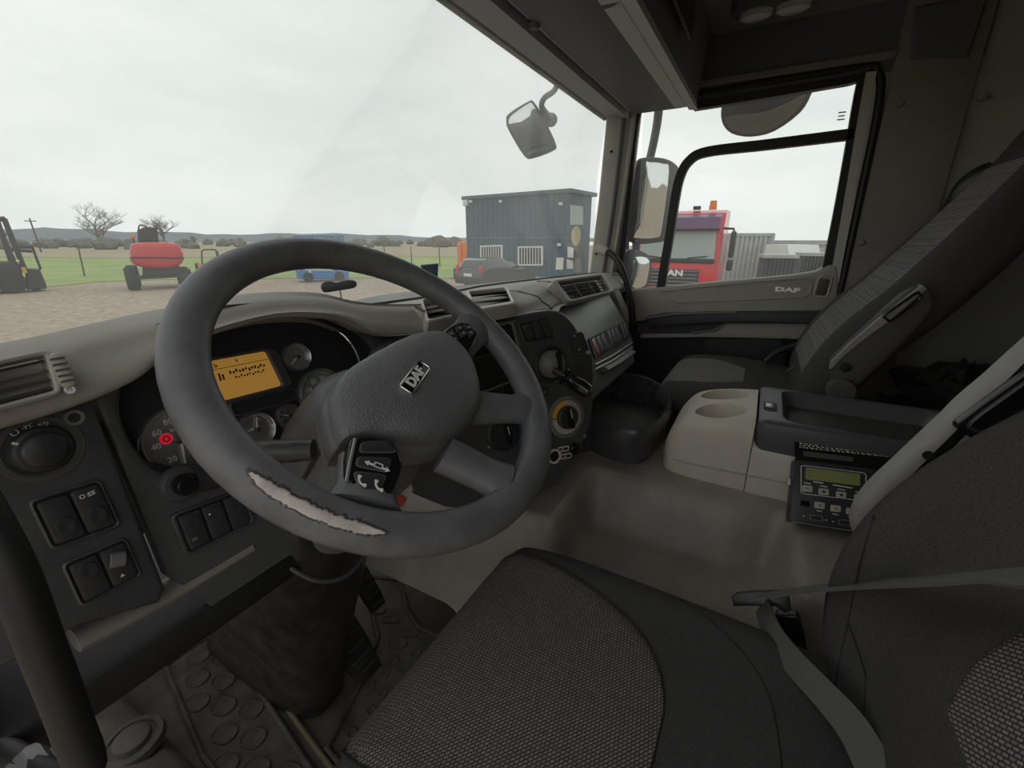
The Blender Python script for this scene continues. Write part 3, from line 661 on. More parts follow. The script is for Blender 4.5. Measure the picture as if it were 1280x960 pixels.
MB(CP.M()).frame(rquad([qp(q2, -.03, -.2), qp(q2, 1.03, -.2), qp(q2, 1.03, 1.2), qp(q2, -.03, 1.2)], .2), rquad(q2, .2), 0, .004, .0015).build('indicator_strip', 'black_plastic', cl)
# ---- centre stack, turned towards the driver
SP = Fr((-.40, .58, .85), nrm(32, 10)); SM = SP.M()
sp_out = [(462, 436), (520, 420), (600, 403), (650, 393), (688, 387), (706, 391), (719, 404), (730, 424), (738, 448), (743, 478), (743, 508), (737, 538), (722, 567), (703, 598), (680, 615), (600, 640), (520, 620), (470, 560)]
sp2 = cr([tuple(SP.px(x, y)) for x, y in sp_out], 2, True)
stk = thing('center_stack', 'black centre control panel turned to the driver with knobs and switches', 'control panel', (-.15, .45, .5))
MB(SM).prism(sp2, -.22, 0, b=.012, seg=3).build('panel', 'black_plastic', stk, 40)
MB(SM).prism([tuple(p) for p in quad(SP, [(470, 440), (560, 420), (585, 470), (500, 500)], 0)], 0, .002, b=.001).build('trim_plate', 'fascia_grey', stk)
c = SP.px(507, 427); MB(SP.M(c.x, c.y, .001)).lathe([(.018, 0), (.018, .006), (.014, .009), (.0001, .009)], 20).build('rotary_switch', 'switch_black', stk)
# radio
q = quad(SP, [(572, 421), (638, 404), (655, 470), (594, 492)], .002)
ra = MB(SM).frame(rquad([qp(q, -.03, -.03), qp(q, 1.04, -.03), qp(q, 1.04, 1.03), qp(q, -.03, 1.03)], .05), rquad(q, .05), 0, .008, .002).build('radio_frame', 'panel_grey', stk)
MB(SM).prism(rquad([qp(q, 0, .02), qp(q, 1, .02), qp(q, 1, .40), qp(q, 0, .40)], .05), 0, .007, b=.002).build('radio', 'gloss_black', ra)
MB(SM).prism(rquad([qp(q, 0, .44), qp(q, 1, .44), qp(q, 1, .98), qp(q, 0, .98)], .04), 0, .002).build('storage_slot', 'deep_black', ra)
for k in range(4):
    a = qp(q, .58 + .1 * (k % 2) * 1.8, .10 + .16 * (k // 2)); MB(SP.M(a[0], a[1], .007)).box((0, 0, 0), (.012, .009, .003), .001).build('radio_button', 'silver_plastic', ra)
MB(SM).strip([(*qp(q, 1.06, -.03), .004), (*qp(q, 1.06, 1.6), .004)], .002, .003, (0, 0, 1)).build('panel_seam', 'panel_grey', stk)
q = quad(SP, [(600, 486), (652, 476), (656, 490), (606, 502)], .002)
for k in range(2): rocker(SP, [qp(q, .5 * k + .02, 0), qp(q, .5 * k + .47, 0), qp(q, .5 * k + .47, 1), qp(q, .5 * k + .02, 1)], stk, 'gloss_black', False, .0, .004, 'push_button')
g = group(SP, [(649, 405), (685, 397), (693, 421), (657, 427)], 3, ['up', 'up', 'up'], stk, w=.0); icon(SP, 656, 409, 'bars', .004, g[0], 'grey_print', .0065)
# parking brake valve: ball in a socket, lever with a ring and grip
c = SP.px(688, 455); M = SP.M(c.x, c.y, 0)
pv = MB(M).lathe([(.044, 0), (.044, .004), (.039, .006), (.036, .002), (.034, 0)], 36).build('brake_valve', 'switch_black', stk)
MB(M).lathe([(.033, 0), (.033, .008), (.030, .017), (.023, .025), (.012, .029), (.0001, .030)], 28).build('ball', 'panel_grey', pv)
e = SP.px(697, 458, .02) - c; MB(M).box((.006, .002, .024), (.016, .050, .014), .005).build('lever_slot', 'gloss_black', pv)
pts = [SP.P(*SP.px(692, 462, .03), .03), SP.P(*SP.px(706, 471, .05), .05), SP.P(*SP.px(714, 476, .062), .062)]
MB().tube(pts, [.0075, .0075, .0075], 12).build('lever', 'switch_black', pv)
d = (pts[1] - pts[0]).normalized(); MB().tube2([pts[1] - d * .006, pts[1] - d * .003, pts[1] + d * .003, pts[1] + d * .006], [.010, .020, .020, .010], 18).build('pull_ring', 'gloss_black', pv)
MB().tube2([pts[1] + d * .01, pts[1] + d * .02, pts[1] + d * .045, pts[1] + d * .062, pts[1] + d * .068], [.011, .016, .0175, .015, .006], 18).build('grip', 'gloss_black', pv)
# small two-button plate at the right edge
q = quad(SP, [(710, 417), (726, 414), (735, 438), (716, 442)], .0)
sw = MB(SM).prism(rquad(q, .15), 0, .008, b=.003, seg=2).build('lock_plate', 'switch_black', stk)
for x, y in ((718, 420), (724, 437)): icon(SP, x, y, 'dot', .003, sw, 'grey_print', .0085)
q = quad(SP, [(676, 486), (684, 483), (687, 493), (679, 497)]); sw = rocker(SP, q, stk, 'switch_black', False, 0, .005); icon(SP, 681, 490, 'ring', .003, sw, 'grey_print', .0055)
q = quad(SP, [(716, 446), (739, 442), (741, 476), (722, 486)]); MB(SM).prism(rquad(q, .1), 0, .0025, b=.001).build('blank_plate', 'switch_black', stk)
# heater dials
def heater(x, y, r, parent, ring=True):
    c = SP.px(x, y); M = SP.M(c.x, c.y, .001)
    h = MB(M).lathe([(r * 1.2, 0), (r * 1.18, .003), (r * 1.02, .005), (r * 1.0, .002)], 40).build('heater_dial', 'panel_grey' if ring else 'switch_black', parent)
    if ring:
        for a0, a1, mm in ((95, 175, 'orange_print'), (180, 300, 'key_cream'), (300, 455, 'vent_frame')):
            ts = [math.radians(a0 + (a1 - a0) * k / 14) for k in range(15)]
            MB(M).strip([(math.cos(t) * r * .82, math.sin(t) * r * .82, .0035) for t in ts], r * .3, .001, (0, 0, 1)).build('scale_arc', mm, h)
    k = MB(M).lathe([(r * .66, 0), (r * .66, .012), (r * .6, .015), (.0001, .015)], 32).build('knob', 'switch_black', h)
    MB(M @ Matrix.Rotation(.15, 4, 'Z')).box((0, 0, .017), (r * .30, r * 1.2, .018), .004).build('grip_bar', 'gloss_black', h)
    MB(M @ Matrix.Rotation(.15, 4, 'Z')).box((0, r * .3, .0262), (r * .05, r * .5, .0012)).build('pointer', 'white_print', h)
    return h
heater(707, 521, .042, stk)
h = heater(630, 541, .036, stk, False)
c = SP.px(630, 541); ts = [math.radians(-40 + 70 * k / 10) for k in range(11)]; MB(SP.M(c.x, c.y, .004)).strip([(math.cos(t) * .043, math.sin(t) * .043, 0) for t in ts], .005, .001, (0, 0, 1)).build('cold_arc', mat('blue_print', (.06, .2, .5), .5), h)
for x, y, k in ((611, 559, 'sun'), (621, 556, 'ring'), (644, 550, 'ring')): icon(SP, x, y, k, .004, h, 'white_print', .0015)
# sockets and their white stickers
c = SP.px(692, 570); so = MB(SP.M(c.x, c.y, .001)).lathe([(.018, 0), (.018, .004), (.013, .004), (.013, -.001), (.0001, -.001)], 24).build('power_socket', 'console_beige', stk)
MB(SP.M(c.x, c.y, .0015)).prism(circ(.013, 20), 0, .0008).build('socket_hole', 'deep_black', so)
c = SP.px(719, 560); MB(SP.M(c.x, c.y, .001)).lathe([(.015, 0), (.015, .006), (.011, .009), (.0001, .009)], 20).build('socket_cap', 'gloss_black', stk)
for x, y in ((704, 561), (707, 570)):
    c = SP.px(x, y); st = MB(SP.M(c.x, c.y, .0008, -.08)).prism(rrect(.032, .012, .005, 3), 0, .0008).build('socket_sticker', 'white_print', stk)
    MB(SP.M(c.x, c.y, .0017, -.08)).prism(rrect(.026, .007, .002, 2), 0, .0004).build('sticker_print', 'deep_black', st)
    text('12V', .0055, SP.M(c.x - .004, c.y, .0022, -.08), 'white_print', st)
c = SP.px(730, 545); MB(SP.M(c.x, c.y, .001)).cyl((0, 0, 0), (0, 0, .003), .005, n=12).build('screw', 'panel_grey', stk)
# ---- passenger side panel with a row of switches
PP = Fr((.6, .50, .824), nrm(0, 32)); PM = PP.M()
a, b, c_, d_ = PP.px(761, 366), PP.px(786, 408), PP.px(792, 428), PP.px(793, 446)
pp = thing('passenger_switchboard', 'sloping grey panel with a row of rocker switches on the passenger dash', 'control panel', (.5, .5, .66))
MB(PM).prism([(-.62, a.y + .01), (a.x - .02, a.y + .01), (a.x, a.y), (b.x, b.y), (c_.x, c_.y), (d_.x, d_.y), (d_.x - .02, d_.y - .02), (-.62, d_.y - .02)], -.05, 0, b=.012, seg=3).build('panel', 'panel_grey', pp)
for cs, n, ms in (([(737, 424), (754, 416), (762, 438), (745, 448)], 3, ['red_switch', 'switch_black', 'switch_black']), ([(757, 414), (771, 407), (778, 429), (764, 437)], 3, 'switch_black'), ([(774, 405.5), (781, 402), (787, 421), (780, 425.5)], 2, 'switch_black')):
    group(PP, cs, n, None, pp, ms, w=.003)
for k in range(2):
    P = [PP.P(*PP.px(x, y + 6 * k, .004), .004) for x, y in ((744, 456), (765, 445), (791, 428))]; MB().tube(P, .003, 6).build('trim_line', 'silver_plastic', pp)
P = [PP.P(*PP.px(x, y, .01), .01) for x, y in ((754, 462), (772, 452), (789, 440))]; MB().tube(cr(P, 4), .016, 10, flat=(.55, 1.1)).build('grab_lip', 'panel_grey', pp)
# lower dash and beige end on the passenger side
MB(Matrix.Translation((0, 0, 0)) @ PERM).prism([(.46, .665), (.50, .64), (.62, .50), (.66, .30), (1.0, .25), (1.0, .85), (.60, .85)], .02, .985, b=.006).build('lower_dash', 'deep_black', dash)
MB().loft([[(.94, y0, z), (.985, y0 - .012, z), (1.0, y0 + .02, z), (1.0, .72, z), (.95, .72, z)] for y0, z in ((.505, .62), (.50, .72), (.53, .80), (.57, .87), (.59, .90))]).build('end_cap', 'dash_beige', dash, 50)
# ---- storage tray on the tunnel at the end of the stack
ty = thing('storage_tray', 'round-ended black storage tray on the tunnel below the passenger switches', 'tray', (.35, .3, .47))
TP = [(742, 520), (760, 528), (781, 533.5), (803, 535.5), (822, 524), (834, 507), (833, 493), (824, 482), (803, 472), (775, 467)]
loop = [at(x, y, Z=.60) for x, y in TP]; loop = [V(p) for p in cr(loop, 4)]; loop = [V((.06, loop[0].y + .06, .6))] + loop + [V((.42, .50, .6)), V((.06, .50, .6))]
L2 = ccw([(p.x, p.y) for p in loop]); Lo = inset(L2, -.016)
def sc2(L, k, c=(.18, .36)): return [(c[0] + (x - c[0]) * k, c[1] + (y - c[1]) * k) for x, y in L]
MB().loft([[(x, y, .497) for x, y in sc2(Lo, .93)], [(x, y, .52) for x, y in sc2(Lo, .965)], [(x, y, .588) for x, y in Lo], [(x, y, .600) for x, y in inset(Lo, .004)], [(x, y, .605) for x, y in inset(Lo, .010)], [(x, y, .600) for x, y in inset(Lo, .016)], [(x, y, .580) for x, y in inset(Lo, .018)], [(x, y, .510) for x, y in sc2(L2, .95)], [(x, y, .507) for x, y in sc2(L2, .90)]], True, True, True).build('bin', 'tray_black', ty, 40)
MB().prism(sc2(L2, .90), .503, .5095, b=.001).build('liner', 'grain_liner', ty)
# ================================================================== steering wheel
wh_n = V((-.0513, -.6385, .7679)); WR = math.radians(26)
WF = Fr((-.616, .377, .929), wh_n, roll=WR)
wh = thing('steering_wheel', 'grey four-spoke steering wheel with worn rim and leather-look centre pad', 'steering wheel', (-.616, .377, .929))
Rr, rr_ = .2095, .0195
WMx = WF.M()
MB(WMx).tube([(math.cos(2 * PI * k / 72) * Rr, math.sin(2 * PI * k / 72) * Rr, 0) for k in range(72)], rr_, 16, closed=True, flat=(1.0, 1.08)).build('rim', 'rim_foam', wh, 80)
# worn patch where the foam skin has gone
def rimpt(x, y): p = WF.px(x, y, .012); return math.atan2(p.y, p.x)
a0, a1 = rimpt(316, 592), rimpt(478, 664)
prev = None
def patch(a0, a1, t0, t1, n, jag, mname, off, nm):
    rnd = random.Random(3); vs = []; top = []; bot = []
    for k in range(n + 1):
        s = k / n; a = a0 + (a1 - a0) * s; env = math.sin(PI * min(1, s * 4 + .15) / 2) * math.sin(PI * min(1, (1 - s) * 4 + .1) / 2)
        m_ = (t0 + t1) / 2; h = (t1 - t0) / 2 * env
        lo, hi = m_ - h * (1 + jag * (rnd.random() - .5)), m_ + h * (1 + jag * (rnd.random() - .5))
        row = []
        for j in range(7):
            t = lo + (hi - lo) * j / 6; e = off * (1 if 0 < j < 6 else -1.5)
            q = Rr + (rr_ + e) * math.cos(t); row.append((math.cos(a) * q, math.sin(a) * q, (rr_ + e) * 1.0 * math.sin(t) * 1.0))
        vs.append(row)
    MB(WMx).loft(vs, closed=False).build(nm, mname, wh, 80)
if a1 < a0: a1 += 2 * PI
patch(a0 - .02, a1 + .02, .72, 1.55, 60, .5, 'arm_dark', .0010, 'torn_edge')
patch(a0, a1, .82, 1.42, 60, .35, 'rim_bare', .0018, 'worn_patch')
# centre pad
pad_px = [(552, 416), (510, 427), (470, 440), (432, 462), (415, 490), (417, 515), (426, 549), (445, 543), (482, 546), (530, 550), (562, 547), (587, 531), (600, 510), (599, 487), (590, 465), (575, 440)]
pad = ccw(cr([tuple(WF.px(x, y, .004)) for x, y in pad_px], 3, True))
def scaled(poly, k, c=(0.0, -.04)): return [(c[0] + (x - c[0]) * k, c[1] + (y - c[1]) * k) for x, y in poly]
PC = V((.008, -.04)); NA = 72
padr = [(hit(PC, V((math.cos(2 * PI * k / NA), math.sin(2 * PI * k / NA))), pad) - PC).length for k in range(NA)]
def padring(k, t, z):
    out = []
    for i, r in enumerate(padr):
        a = 2 * PI * i / NA; e = 1 / math.sqrt((math.cos(a) / .125) ** 2 + (math.sin(a) / .080) ** 2); q = (r + (e - r) * t) * k
        out.append((PC.x + q * math.cos(a), PC.y + q * math.sin(a), z))
    return out
MB(WMx).loft([padring(*q) for q in ((1.0, 0, -.05), (1.0, 0, -.006), (.985, .04, .002), (.95, .15, .008), (.88, .4, .0135), (.78, .7, .018), (.6, .95, .0235), (.4, 1, .027), (.2, 1, .0285), (.02, 1, .029))]).build('center_pad', 'pad_leather', wh, 60)
# hub shroud below the pad
MB(WMx).loft([[(x, y, z) for x, y in scaled(pad, k)] for k, z in ((.62, -.10), (.86, -.07), (1.02, -.035), (1.03, -.016), (1.0, -.010))]).build('hub', 'rim_foam', wh, 60)
# spokes
def spoke(pts_px, w_in, w_out, z_in=-.012, z_out=0):
    qs = [WF.px(x, y, 0) for x, y in pts_px]; out = []
    n = 7
    for k in range(n):
        t = k / (n - 1); c = qs[0].lerp(qs[1], t); d = (qs[1] - qs[0]).normalized(); s = V((-d.y, d.x))
        wd = w_in + (w_out - w_in) * t + .018 * max(0, t - .7) / .3; z = z_in + (z_out - z_in) * t; th = .016
        out.append([(c.x + s.x * wd / 2 * math.cos(a), c.y + s.y * wd / 2 * math.cos(a), z + th * math.sin(a)) for a in [2 * PI * j / 14 for j in range(14)]])
    MB(WMx).loft(out).build('spoke', 'rim_foam', wh, 70)
spoke([(590, 502), (664, 512)], .055, .040)
spoke([(560, 560), (632, 606)], .055, .045)
spoke([(560, 440), (600, 405)], .060, .055)
spoke([(466, 570), (455, 632)], .062, .056)
# lower-left fairing round the thumb controls
# thumb control pods
def pod(px_pts, nm):
    p = ccw(cr([tuple(WF.px(x, y, .010)) for x, y in px_pts], 2, True))
    return MB(WMx).prism(p, -.02, .011, b=.004, seg=3).build(nm, 'gloss_black', wh)
p1 = pod([(553, 417), (575, 402), (592, 409), (598, 421), (586, 441), (577, 443)], 'thumb_control')
for i, (cs, ic) in enumerate((([(557, 417), (566, 411), (574, 424), (566, 432)], 'bars'), ([(568, 409), (576, 405), (585, 417), (577, 424)], 'box'), ([(578, 404), (588, 408), (594, 417), (587, 423)], 'arrow_r'))):
    q = [tuple(WF.px(x, y, .012)) for x, y in cs]
    for h in range(2):
        cell = [qp(q, .04, .5 * h + .04), qp(q, .96, .5 * h + .04), qp(q, .96, .5 * h + .46), qp(q, .04, .5 * h + .46)]
        b = MB(WMx).prism(rquad(cell, .15, 2), .009, .0135, b=.0012).build('button', 'switch_black', p1)
    c = qp(q, .5, .27); MB(WF.M(c[0], c[1], .0137, -.5)).box((0, 0, 0), (.006, .003, .0004)).build('symbol', 'grey_print', p1)
    c = qp(q, .5, .75); MB(WF.M(c[0], c[1], .0137, -.5)).box((0, 0, 0), (.004, .004, .0004)).build('symbol', 'grey_print', p1)
p2_ = pod([(437, 551), (447, 545), (478, 547), (494, 556), (504, 579), (495, 606), (482, 624), (455, 622), (436, 605), (432, 590)], 'thumb_control')
for cs in ([(452, 553), (484, 551), (495, 565), (450, 565)], [(448, 571), (488, 573), (484, 590), (446, 582)], [(442, 590), (482, 594), (476, 612), (452, 614)]):
    q = [tuple(WF.px(x, y, .012)) for x, y in cs]
    MB(WMx).prism(rquad(q, .22, 3), .009, .0140, b=.0015, seg=2).build('button', 'switch_black', p2_)
    MB(WMx).frame(rquad([qp(q, -.03, -.05), qp(q, 1.03, -.05), qp(q, 1.03, 1.05), qp(q, -.03, 1.05)], .22, 3), rquad(q, .22, 3), .009, .0122).build('button_outline', 'panel_grey', p2_)
_d = WF.px(482, 587) - WF.px(461, 579); WFi = Fr(WF.o, wh_n, roll=WR + math.atan2(_d.y, _d.x))
for x, y, k, s in ((461, 579, 'arrow', .0045), (473, 582, 'box', .0045), (482, 587, 'arrow_r', .0045), (453, 601, 'phone', .006), (474, 607, 'phone', .006)):
    icon(WFi, x, y, k, s, p2_, 'white_print', .0144)
P = [WF.P(*WF.px(x, y, .011), .011) for x, y in ((444, 549), (438, 575), (433, 602))]; MB().tube(P, .0018, 8).build('pod_trim', 'silver_plastic', p2_)
# badge
q = [tuple(WF.px(x, y, .028)) for x, y in ((498, 484), (523, 451), (540, 460), (515, 493))]
bc = qp(q, .5, .5); bw = (V(q[0]) - V(q[1])).length; bh = (V(q[1]) - V(q[2])).length; ba = math.atan2(q[1][1] - q[0][1], q[1][0] - q[0][0])
bd = MB(WF.M(bc[0], bc[1], .024, ba)).frame(rrect(bw, bh, .003, 2), rrect(bw - .004, bh - .004, .002, 2), 0, .0058, .0006).build('badge', 'chrome', wh)
MB(WF.M(bc[0], bc[1], .024, ba)).prism(rrect(bw - .003, bh - .003, .002, 2), 0, .0045).build('badge_plate', 'gloss_black', bd)
text('DAF', bh * .92, WF.M(bc[0], bc[1], .0287, ba), 'white_print', bd, ext=.0006, sx=1.12, bold=.0007)
# ================================================================== steering column
col = thing('steering_column', 'black steering column shroud with stalk below the wheel', 'steering column', (-.55, .78, 0))
ax = -wh_n; c0 = V((-.616, .377, .929))
def colring(t, hw, hh, dx=0, dz=0):
    c = c0 + ax * t + V((dx, 0, dz)); u = V((1, 0, 0)); v = ax.cross(u).normalized() * -1
    return [c + u * (hw * math.copysign(abs(math.cos(a)) ** .7, math.cos(a))) + v * (hh * math.copysign(abs(math.sin(a)) ** .7, math.sin(a))) for a in [2 * PI * k / 24 for k in range(24)]]
MB().loft([colring(.085, .06, .06, .02), colring(.10, .075, .08, .02), colring(.15, .083, .09, .02), colring(.22, .085, .10, .02), colring(.30, .085, .10, .025), colring(.36, .085, .10, .03)]).build('upper_shroud', 'rim_foam', col, 50)
MB().tube(cr([c0 + ax * .12 + V((-.057, 0, .0)), c0 + ax * .16 + V((-.065, 0, -.0)), c0 + ax * .24 + V((-.066, 0, -.0))], 5), .003, 6).build('shroud_seam', 'switch_black', col)
# pedestal: wide at the top, tapering to a rounded foot on the floor
def ped(xc, y0, y1, hw, z):
    return [(xc + hw * math.copysign(abs(math.cos(a)) ** .55, math.cos(a)), (y0 + y1) / 2 + (y1 - y0) / 2 * math.copysign(abs(math.sin(a)) ** .55, math.sin(a)), z) for a in [2 * PI * k / 28 for k in range(28)]]
MB().loft([ped(*p) for p in cr([(-.535, .765, 1.24, .072, 0), (-.538, .75, 1.2, .076, .05), (-.548, .70, 1.1, .082, .2), (-.562, .64, 1.0, .09, .36), (-.575, .585, .92, .10, .50), (-.585, .55, .85, .108, .60), (-.59, .545, .8, .105, .66)], 3)]).build('pedestal', 'pedestal_black', col, 60)
MB().tube(cr([(-.68, .575, .60), (-.655, .548, .565), (-.61, .535, .545), (-.56, .54, .555), (-.52, .55, .585)], 4), .004, 8).build('shroud_lip', 'black_plastic', col)
kq = MB().cyl((-.497, .60, .55), (-.475, .575, .555), .012, .010, 12).build('ignition_lock', 'switch_black', col)
MB().box((-.47, .57, .545), (.01, .012, .024), .003).build('ignition_key', 'silver_plastic', kq)
# stalk to the left with its switch barrel
s0 = c0 + ax * .17 + V((-.09, -.01, .035)); s1 = WF.P(*WF.px(318, 566, -.07), -.07)
s1 = V(at(312, 566, Y=.475)); s0 = V(at(374, 563, Y=.43))
MB().tube(cr([s0 + (s0 - s1) * .3, s0, s0.lerp(s1, .5), s1], 4), [.012] * 4 + [.013] * 4 + [.0135] * 5, 14).build('stalk', 'switch_black', col)
MB().tube2([s1, s1 + (s1 - s0).normalized() * .006, s1 + (s1 - s0).normalized() * .035, s1 + (s1 - s0).normalized() * .04], [.0135, .0145, .0145, .010], 14).build('stalk_end', 'black_plastic', col)
sd = (s1 - s0).normalized(); sf = Fr(s0.lerp(s1, .72), V((-.3, -.7, .7)))
icon(Fr(s0.lerp(s1, .75) + V((-.3, -.7, .7)).normalized() * .0135, V((-.3, -.7, .7))), 329, 563, 'fog', .005, col, 'white_print', .0002)
s2 = V(at(655, 555, Y=.50)); 
# red and white key tag hanging under the hub
kt = thing('key_tag', 'red and white paper tag hanging below the steering wheel hub', 'tag', at(500, 625, Y=.43))
tp = [at(x, y, Y=.43) for x, y in ((494, 606), (513, 600), (516, 612), (503, 633), (491, 630))]
def slabpoly(pts, d): return MB().loft([[p for p in pts], [p + V(d) for p in pts]])
slabpoly(tp, (0, .002, 0)).build('tag_card', 'tag_paper', kt, smooth=False)
slabpoly([at(x, y, Y=.428) for x, y in ((491, 630), (503, 634), (509, 624), (497, 616))], (0, .001, 0)).build('tag_print', 'tag_red', kt, smooth=False)
MB().tube(cr([at(505, 604, Y=.43), at(507, 590, Y=.48), at(512, 575, Y=.50)], 4), .0015, 6).build('tag_string', 'deep_black', kt)
# ================================================================== floor pieces
def flat_poly(px_pts, z): return [(at(x, y, Z=z).x, at(x, y, Z=z).y) for x, y in px_pts]
tn = thing('engine_cover', 'worn grey vinyl engine cover between the seats', 'engine cover', (.2, .2, 0))
def sst(a, b, x): t = max(0, min(1, (x - a) / (b - a))); return t * t * (3 - 2 * t)
TX = [-.285, -.28, -.272, -.264, -.256, -.248, -.24, -.232, -.224, -.216, -.208, -.2, -.185, -.165, -.14, -.11, -.09, -.075, -.065, -.055] + [-.047 + .008 * k for k in range(15)] + [.08, .12, .2, .3, .34, .36, .372, .38, .388, .396, .402, .406, .41]
def tunP(u, v):
    x = TX[int(round(u * (len(TX) - 1)))]; y = .98 - 1.44 * v
    wob = .012 * math.sin(y * 7 + .5)
    riser = 1 - sst(-.045, .052, x + wob - .03 * sst(.0, -.14, y) - .0)
    pock = sst(-.150, -.095, y) * (1 - sst(.285, .345, y)); frontl = sst(.30, .36, y)
    z = .498 - riser * (.125 * pock + .022 * frontl)
    xl = -.235 - .03 * sst(.35, .6, y)
    side = sst(xl - .045, xl + .03, x); z = -.01 + (z + .01) * side ** .7
    z = -.01 + (z + .01) * (1 - sst(.365, .408, x)) ** .6
    return (x, y, z)
MB().grid(tunP, len(TX) - 1, 110).build('cover_shell', 'tunnel_vinyl', tn, 70)
# rubber mats with raised pads
def rubber_mat(name, label, px_pts, pads, z=.004):
    t = thing(name, label, 'floor mat', (*V(flat_poly(px_pts, z)[0]), 0))
    poly = flat_poly(px_pts, z)
    MB().prism(poly, 0, z + .004, b=.003).build('mat_sheet', 'mat_rubber', t)
    MB().frame(ccw(poly), inset(ccw(poly), .012), 0, z + .014, .004).build('raised_edge', 'mat_rubber', t)
    me = {}
    def inside(px_, py_, pl_):
        c_ = False
        for i in range(len(pl_)):
            (x1, y1), (x2, y2) = pl_[i - 1], pl_[i]
            if (y1 > py_) != (y2 > py_) and px_ < (x2 - x1) * (py_ - y1) / (y2 - y1) + x1: c_ = not c_
        return c_
    pin = inset(ccw(poly), .022)
    for (u, v, w, h, a) in pads:
        if not inside(u, v, pin): continue
        key = (w, h)
        if key not in me:
            b = MB(); o = rrect(w, h, min(w, h) * .42, 3); b.frame(o, inset(ccw(o), .004), 0, .0055, .0015); b.prism(inset(ccw(o), .004), 0, .003); me[key] = b.mesh('mat_pad', 'mat_rubber')
        link('mat_pad', me[key], t, Matrix.Translation((u, v, z + .004)) @ Matrix.Rotation(a, 4, 'Z'))
    return t
pads = []
for j in range(8):
    for i in range(-2, 8):
        pads.append((-.50 - i * .062 + (j % 2) * .03 - j * .004, 1.18 - j * .066, .044, .056, .25))
rubber_mat('rubber_mat', 'worn rubber mat with raised pads left of the steering column', [(203, 835), (275, 786), (352, 900), (425, 1010), (330, 1050), (250, 950)], pads)
pads = []
for x, y, a, w, h in ((472, 763, .4, .03, .05), (488, 775, .4, .022, .05), (505, 745, .4, .02, .02), (512, 792, .5, .024, .05), (497, 806, .5, .03, .05), (493, 828, 0, .022, .022), (482, 842, 0, .022, .022), (464, 858, 0, .022, .022), (447, 878, 0, .024, .024), (431, 895, 0, .024, .024), (478, 868, 0, .024, .024), (464, 890, 0, .024, .024), (505, 838, .4, .022, .03), (520, 818, .4, .022, .03), (415, 920, 0, .024, .024), (440, 918, 0, .024, .024), (460, 912, 0, .024, .024), (486, 895, 0, .024, .024)):
    p = at(x, y, Z=.008); pads.append((p.x, p.y, w, h, a))
rubber_mat('rubber_mat', 'dirty rubber mat with round pads below the pedals', [(452, 720), (500, 725), (507, 745), (512, 765), (525, 785), (560, 800), (560, 900), (455, 1000), (405, 940), (445, 862), (470, 800)], pads)
tag(MB().tube(cr([at(x, y, Z=.012) for x, y in ((284, 785), (333, 850), (388, 925), (433, 985))], 5), .006, 8).build('mat_rail', 'rail_brown'), 'dull yellowish rail along the floor beside the steering column', 'rail')
# pedals
def pedal(name, label, c, w, l, lean, ribs, yaw=0):
    t = thing(name, label, 'pedal', (c[0], c[1], 0))
    M = Matrix.Translation(c) @ Matrix.Rotation(yaw, 4, 'Z') @ Matrix.Rotation(lean, 4, 'X')
    MB(M).prism([(w * .42, -l / 2), (w / 2, -l * .2), (w / 2, l * .4), (w * .3, l / 2), (-w * .3, l / 2), (-w / 2, l * .4), (-w / 2, -l * .2), (-w * .42, -l / 2)], -.012, 0, b=.004, seg=2).build('pad', 'pedestal_black', t)
    for k in range(ribs):
        y = -l * .38 + l * .76 * k / (ribs - 1); MB(M).box((0, y, .003), (w * .74, l * .035, .008), .002).build('tread_rib', 'switch_black', t)
    MB(M).tube([(0, .0, -.01), (0, l * .2, -.06), (0, l * .55, -.16)], .010, 8).build('pedal_arm', 'deep_black', t)
    return t
pedal('brake_pedal', 'long ribbed black brake pedal right of the steering column', (-.435, .80, .10), .085, .24, math.radians(52), 7)
pedal('accelerator_pedal', 'small black accelerator pedal beside the engine cover', (-.33, .83, .16), .055, .13, math.radians(55), 5)
# entry step at the door with a round rubber stop, and the door-side grab bar
es = thing('entry_sill', 'worn grey entry sill trim with a round rubber stop at the driver door', 'sill', (-.87, 1.0, 0))
MB().loft([[(x, y, z) for x, z in ((-.975, -.02), (-.972, .085), (-.95, .105), (-.86, .10), (-.80, .075), (-.775, .03), (-.77, -.02))] for y in (.45, .7, 1.0, 1.2, 1.33)]).build('sill_cover', 'floor_grey', es, 60)
c = at(165, 925, Z=.10); kn = MB(Matrix.Translation((c.x, c.y, .088))).lathe([(.056, 0), (.052, .012), (.042, .014), (.040, .008), (.033, .009), (.031, .020), (.026, .024), (.0001, .025)], 32).build('rubber_stop', 'mat_rubber', es)
gb = thing('entry_grab_bar', 'thick black grab bar in the driver door opening', 'handle', (-.95, .46, .5))
MB().tube(cr([(-.985, .60, .98), (-.955, .50, .95), (-.948, .45, .87), (-.95, .44, .78), (-.952, .44, .70), (-.955, .445, .645), (-.97, .50, .615), (-.985, .58, .61)], 6), .0135, 14).build('bar', 'rubber_seal', gb, 70)
MB().box((-.975, .50, .60), (.03, .10, .05), .012).build('foot_bracket', 'panel_grey', gb)
